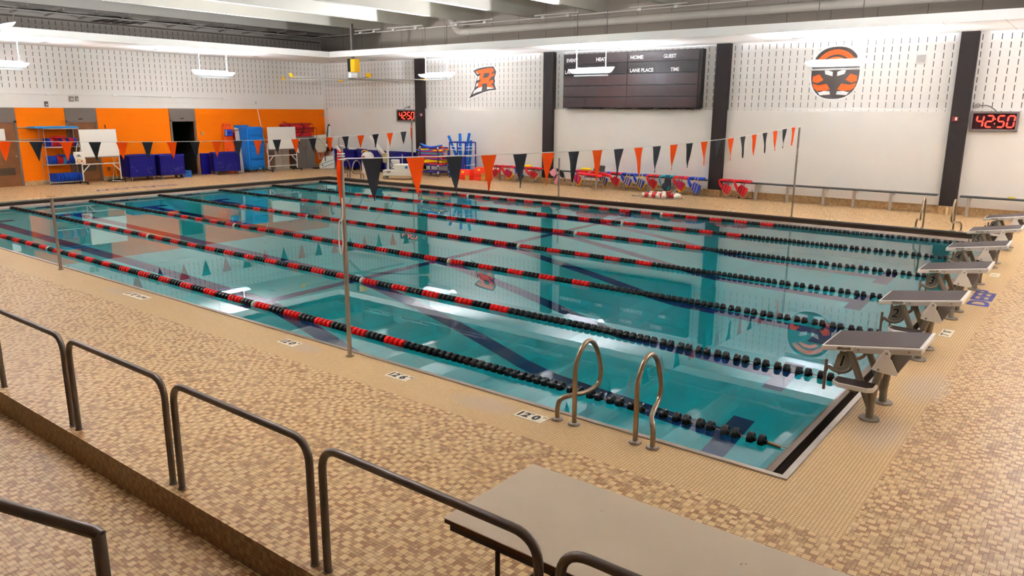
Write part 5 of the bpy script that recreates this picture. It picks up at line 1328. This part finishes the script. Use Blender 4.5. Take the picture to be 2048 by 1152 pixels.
# ------------------------------------------------------------------ life vests hung over the benches
VM = lambda c: M(c, .6, var=.08, scale=8)
TAN = (178, 142, 96)
def vest(x, w_, c, c2, strap, label, back=TAN, flip=1, drop=1.0):
    t = thing('life_vest', label, 'life vest', (x+w_/2, 17.18, .52), 'life vests hung over the wall benches')
    U = lambda u: x+w_/2+flip*(u-.5)*w_
    def pr(poly, y0, th, nm, mt, bev=.012): return MB().prism([(U(u), .53+v*drop) for u, v in poly], th, lambda a, b, d: (a, y0-d, b)).build(nm, mt, t, bevel=bev)
    # part lying on the bench
    MB().add([(U(0), 17.14, .525), (U(1.0), 17.14, .51), (U(.94), 17.43, .527), (U(.06), 17.43, .527), (U(.03), 17.15, .59), (U(.95), 17.15, .565), (U(.9), 17.42, .575), (U(.1), 17.42, .58)], [(3,2,1,0), (4,5,6,7), (0,1,5,4), (1,2,6,5), (2,3,7,6), (3,0,4,7)]).build('back_panel', VM(c), t, bevel=.018)
    pr([(.16, -.20), (.32, -.12), (1.0, -.26), (.72, -.43), (.45, -.45)], 17.145, .03, 'lining', VM(back))
    pr([(0, .03), (.09, .0), (.3, -.16), (.2, -.25), (.03, -.10)], 17.13, .045, 'shoulder_strap', VM(c))
    pr([(.26, -.15), (.50, -.07), (.92, -.17), (.68, -.41), (.36, -.30)], 17.12, .055, 'front_panel', VM(c))
    if c2: pr([(.03, .0), (.95, -.025), (.95, -.045), (.05, -.02)], 17.135, .012, 'edge_trim', VM(c2), 0)
    for a, b in (((.42, -.095), (.30, -.28)), ((.58, -.095), (.46, -.335)), ((.76, -.13), (.60, -.375))):
        MB().bar((U(a[0]), 17.062, .53+a[1]*drop), (U(b[0]), 17.062, .53+b[1]*drop), .026, .008, up=(0, 1, 0)).build('webbing', VM(strap), t)
    for u in (.48, .68): MB().tube(spline([(U(u), 17.2, .585), (U(u), 17.12, .565), (U(u-.02), 17.10, .46), (U(u-.04), 17.07, .40)], 4), .011, 6).build('side_strap', VM(strap), t, smooth=True)
    return t
R_, B_, GRY, YV, PUR = (206, 26, 38), (22, 60, 176), (92, 40, 44), (222, 180, 50), (110, 50, 120)
for x, w_, c, c2, st, bk, fl, dr, lb in (
    (5.72, .46, R_, None, GRY, TAN, -1, 1, 'red life vest at the left end, partly behind a pennant'),
    (6.19, .58, R_, (230, 150, 40), PUR, (226, 176, 36), 1, 1, 'red life vest with purple straps and yellow lining on the left bench'),
    (6.84, .42, B_, None, YV, (60, 60, 90), 1, 1, 'blue life vest with yellow straps on the left bench'),
    (7.30, .66, R_, None, GRY, TAN, 1, .85, 'red life vest next to the second black column'),
    (9.36, .44, R_, None, PUR, (230, 180, 40), 1, 1.1, 'red life vest with purple straps left of the chair'),
    (10.46, .42, B_, None, YV, (216, 170, 28), 1, 1.1, 'blue life vest with yellow straps just right of the chair'),
    (10.89, .46, R_, None, GRY, TAN, 1, 1, 'red life vest with grey straps, right of the chair'),
    (11.33, .49, B_, None, YV, (216, 160, 24), 1, .95, 'left one of two neighbouring blue vests with yellow straps'),
    (11.81, .48, B_, YV, YV, (216, 160, 24), 1, 1.05, 'right one of two neighbouring blue vests with yellow straps'),
    (12.29, .46, R_, None, GRY, TAN, 1, 1, 'red life vest left of the teal and black one'),
    (13.24, .49, R_, (240, 130, 40), PUR, (216, 166, 24), 1, 1, 'red life vest with purple straps right of the teal and black one'),
    (13.75, .52, B_, None, (190, 172, 160), (120, 112, 104), 1, 1.15, 'blue life vest with pale straps next to the third black column'),
    (14.78, .48, R_, None, GRY, TAN, 1, 1, 'left one of the two red life vests right of the third black column'),
    (15.28, .50, R_, None, GRY, TAN, 1, 1.1, 'right one of the two red life vests right of the third black column')):
    vest(x, w_, c, c2, st, lb, bk, fl, dr)
t = thing('life_vest', 'teal and black life vest hung over the long bench', 'life vest', (13.0, 17.18, .52), 'life vests hung over the wall benches')
TEA, BLV = VM((24, 172, 190)), VM((26, 28, 40))
MB().box(12.76, 13.22, 17.14, 17.43, .525, .585).build('back_panel', TEA, t, bevel=.018)
def pv(poly, y0, th, nm, mt): MB().prism(poly, th, lambda a, b, d: (a, y0-d, b)).build(nm, mt, t, bevel=.012)
pv([(12.76, .55), (12.82, .55), (12.80, .42), (12.86, .28), (12.82, .26), (12.76, .40)], 17.13, .04, 'teal_shoulder', TEA)
pv([(12.88, .30), (12.95, .36), (12.97, .52), (13.18, .52), (13.20, .26), (13.14, .12), (12.95, .09), (12.86, .18)], 17.13, .05, 'black_front', BLV)
pv([(13.06, .15), (13.16, .28), (13.18, .24), (13.10, .12)], 17.078, .008, 'teal_flash', TEA)
for k in range(3): MB().tube(spline([(12.98+.06*k, 17.2, .60), (12.98+.06*k, 17.12, .575), (12.97+.06*k, 17.075, .5)], 4), .012, 6).build('buckle_strap', BLV, t, smooth=True)
for k in range(3): MB().box(12.84+.05*k, 12.875+.05*k, 17.06, 17.075, .17-.035*k, .20-.035*k).build('teal_buckle', VM((90, 190, 210)), t)
t = thing('pink_jacket', 'pale pink folded swim jacket with dark straps hanging on the bench', 'jacket', (8.6, 17.15, .5))
PNK = VM((236, 160, 176))
MB().prism([(8.40, .46), (8.62, .62), (8.72, .50), (8.74, .36), (8.66, .28), (8.50, .34)], .05, lambda a, b, d: (a, 17.13-d, b)).build('upper_panel', PNK, t, bevel=.015)
MB().prism([(8.60, .28), (8.80, .40), (8.86, .34), (8.80, .22), (8.76, .04), (8.66, .05), (8.64, .16)], .05, lambda a, b, d: (a, 17.12-d, b)).build('lower_panel', PNK, t, bevel=.015)
for a, b in (((8.58, .26), (8.80, .40)), ((8.62, .18), (8.74, .32))): MB().bar((a[0], 17.066, a[1]), (b[0], 17.066, b[1]), .03, .008, up=(0, 1, 0)).build('dark_strap', BLACK, t)
t = thing('black_jacket', 'black jacket with hanging straps behind the pink one', 'jacket', (8.9, 17.16, .5))
MB().prism([(8.66, .62), (8.92, .52), (9.02, .42), (9.00, .26), (8.88, .30), (8.80, .42)], .035, lambda a, b, d: (a, 17.165-d, b)).build('body', BLACK, t, bevel=.012)
MB().tube(spline([(8.98, 17.14, .48), (9.05, 17.13, .3), (9.05, 17.13, .12)], 6), .012, 6).build('strap', BLACK, t, smooth=True)
for x0, x1, z, lb in ((7.08, 7.42, .60, 'yellow oval float on the left bench'), (9.66, 9.98, .62, 'yellow float on the bench left of the chair')):
    tag(MB().box(x0, x1, 17.2, 17.42, z-.045, z+.045).build('yellow_float', M((246, 206, 20), .5), bevel=.04, segs=3), lb, 'float')
t = thing('yellow_rope_loop', 'yellow rope looped over the left bench edge', 'rope', (7.1, 17.12, .5))
MB().tube(spline([(7.16, 17.2, .56), (7.2, 17.1, .52), (7.12, 17.08, .50), (7.04, 17.1, .53), (7.10, 17.08, .40), (7.06, 17.07, .25), (7.0, 17.07, .16)], 6), .013, 6).build('rope', YEL, t, smooth=True)
# chair with red rescue tubes across it
t = thing('metal_chair', 'dark plastic chair with metal legs carrying red rescue tubes', 'chair', (10.55, 16.65, 0))
CLEG = M((178, 168, 158), .35, .6, name='chair_chrome')
MB().box(10.30, 10.80, 16.42, 16.86, .42, .45).build('seat', M((60, 46, 44), .5), t, bevel=.015)
MB().prism([(10.36, .60), (10.82, .60), (10.84, .80), (10.52, .81), (10.42, .75)], .025, lambda a, b, d: (a, 16.88+d+.1*(b-.6), b)).build('backrest', M((66, 62, 62), .5), t, bevel=.01)
for x in (10.34, 10.76):
    MB().tube([(x, 16.46, .42), (x+(-.03 if x < 10.5 else .02), 16.38, 0)], .012, 8).build('leg', CLEG, t, smooth=True)
    MB().tube([(x, 16.82, .42), (x+(-.03 if x < 10.5 else .02), 16.94, 0)], .012, 8).build('leg', CLEG, t, smooth=True)
    MB().tube([(x, 16.84, .40), (x, 16.90, .62)], .012, 8).build('back_post', CLEG, t, smooth=True)
for (p, q, r_, lb) in (((10.0, 16.50, .53), (11.0, 16.44, .495), .05, 'bright red round rescue tube in front on the chair'),):
    t = thing('rescue_tube', lb, 'rescue tube', (10.5, 16.5, .5), 'red rescue tubes on the chair')
    MB().tube(spline([p, (10.35, 16.48, .515), (10.7, 16.46, .505), q], 6), [r_*.8]+[r_]*17+[r_*.7], 12).build('foam_body', M((238, 44, 60), .5), t, smooth=True)
    MB().cyl((10.80, 16.453, .505), (10.84, 16.452, .504), r_+.005, 12).build('strap', BLACK, t, smooth=True)
for y, z, x0, x1, c, lb in ((16.60, .565, 9.96, 11.16, (196, 28, 30), 'longest dark red rescue tube across the chair, behind the round one'), (16.74, .52, 10.1, 11.2, (214, 36, 44), 'rearmost red rescue tube on the chair seat')):
    t = thing('rescue_tube', lb, 'rescue tube', ((x0+x1)/2, y, z), 'red rescue tubes on the chair')
    MB().prism([(x0, z-.02), (x0, z+.06), (x0+.5, z+.075), (x1-.1, z+.03), (x1, z-.03), (x1-.02, z-.08), (x0+.6, z-.02)], .09, lambda a, b, d: (a, y-d+.045, b)).build('foam_body', M(c, .5), t, bevel=.02)
    if y < 16.7: MB().box(10.39, 10.50, y-.052, y-.046, z+.015, z+.035).build('white_print', WHITE, t)
# heap of red and white float line
t = thing('float_line', 'red and white float line heaped on the far deck', 'float line', (13.2, 16.0, 0))
rnd = random.Random(21)
RFL, WFL = M((178, 40, 36), .4, name='red_line_float'), M((240, 234, 222), .4, name='white_line_float')
spots = [(12.93, 15.78, .075, .4, 'w'), (13.05, 15.75, .075, .4, 'r'), (12.96, 16.25, .075, .1, 'w'), (13.10, 16.24, .075, .1, 'r'), (13.0, 15.98, .075, .5, 'r'), (13.14, 15.82, .075, .7, 'w'), (13.24, 15.9, .10, .7, 'r'), (13.34, 15.66, .075, .2, 'r'), (13.46, 15.70, .075, .2, 'w'),
         (13.28, 16.12, .09, .3, 'w'), (13.40, 16.2, .11, .8, 'r'), (13.46, 16.08, .12, .8, 'w'), (13.54, 16.26, .12, .6, 'r'), (13.50, 15.76, .09, .1, 'r'), (13.6, 15.8, .08, .1, 'w'), (13.70, 16.0, .075, .6, 'r'), (13.84, 15.98, .075, .2, 'r'), (13.88, 16.12, .09, .1, 'w'), (13.96, 15.90, .075, .5, 'w'), (14.0, 16.02, .085, .5, 'w')]
for x, y, z, a, c in spots:
    d = Vector((math.cos(a), math.sin(a), rnd.uniform(-.15, .15)))*.062; p = Vector((x, y, z+.002))
    MB().tube([p-d, p-d*.8, p+d*.8, p+d], [.05, .07, .07, .05], 12).build('float', RFL if c == 'r' else WFL, t, smooth=True)
cm, nt_, b_ = newmat('braided_line')
tc = nt_.nodes.new('ShaderNodeTexCoord'); wv = nt_.nodes.new('ShaderNodeTexWave'); wv.inputs['Scale'].default_value = 9; nt_.links.new(tc.outputs['Object'], wv.inputs['Vector'])
nt_.links.new(mixc(nt_, E(nt_, wv.outputs['Fac']).gt(.5), rgb(238, 234, 226), rgb(60, 50, 60)), b_.inputs['Base Color'])
MB().tube(spline([(12.48, 15.85, .02), (12.7, 15.8, .03), (12.95, 15.76, .05), (13.35, 15.6, .02), (13.6, 15.55, .02), (13.9, 15.75, .02), (14.1, 15.95, .05), (14.12, 16.1, .03), (13.95, 16.05, .06)], 8), .014, 6).build('braided_line', cm, t, smooth=True)
MB().tube(spline([(12.66, 16.05, .02), (12.82, 16.2, .04), (12.97, 16.25, .06)], 6), .014, 6).build('braided_line', cm, t, smooth=True)
MB().tube(spline([(13.62, 16.0, .05), (13.75, 16.12, .17), (13.82, 16.2, .24), (13.72, 16.1, .12), (13.66, 15.9, .03)], 6), .014, 6).build('braided_line', cm, t, smooth=True)
for x, y, lb in ((15.35, 17.45, 'black plug and cord on the floor under the two red vests'),):
    t = thing('extension_cord', lb, 'cord', (x, y, 0))
    MB().box(x-.04, x+.06, y-.03, y+.03, 0, .05).build('plug', BLACK, t, bevel=.01)
    MB().tube(spline([(15.4, 17.45, .02), (15.6, 17.5, .01), (15.75, 17.48, .04), (15.72, 17.46, .3)], 6), .008, 6).build('cord', BLACK, t, smooth=True)
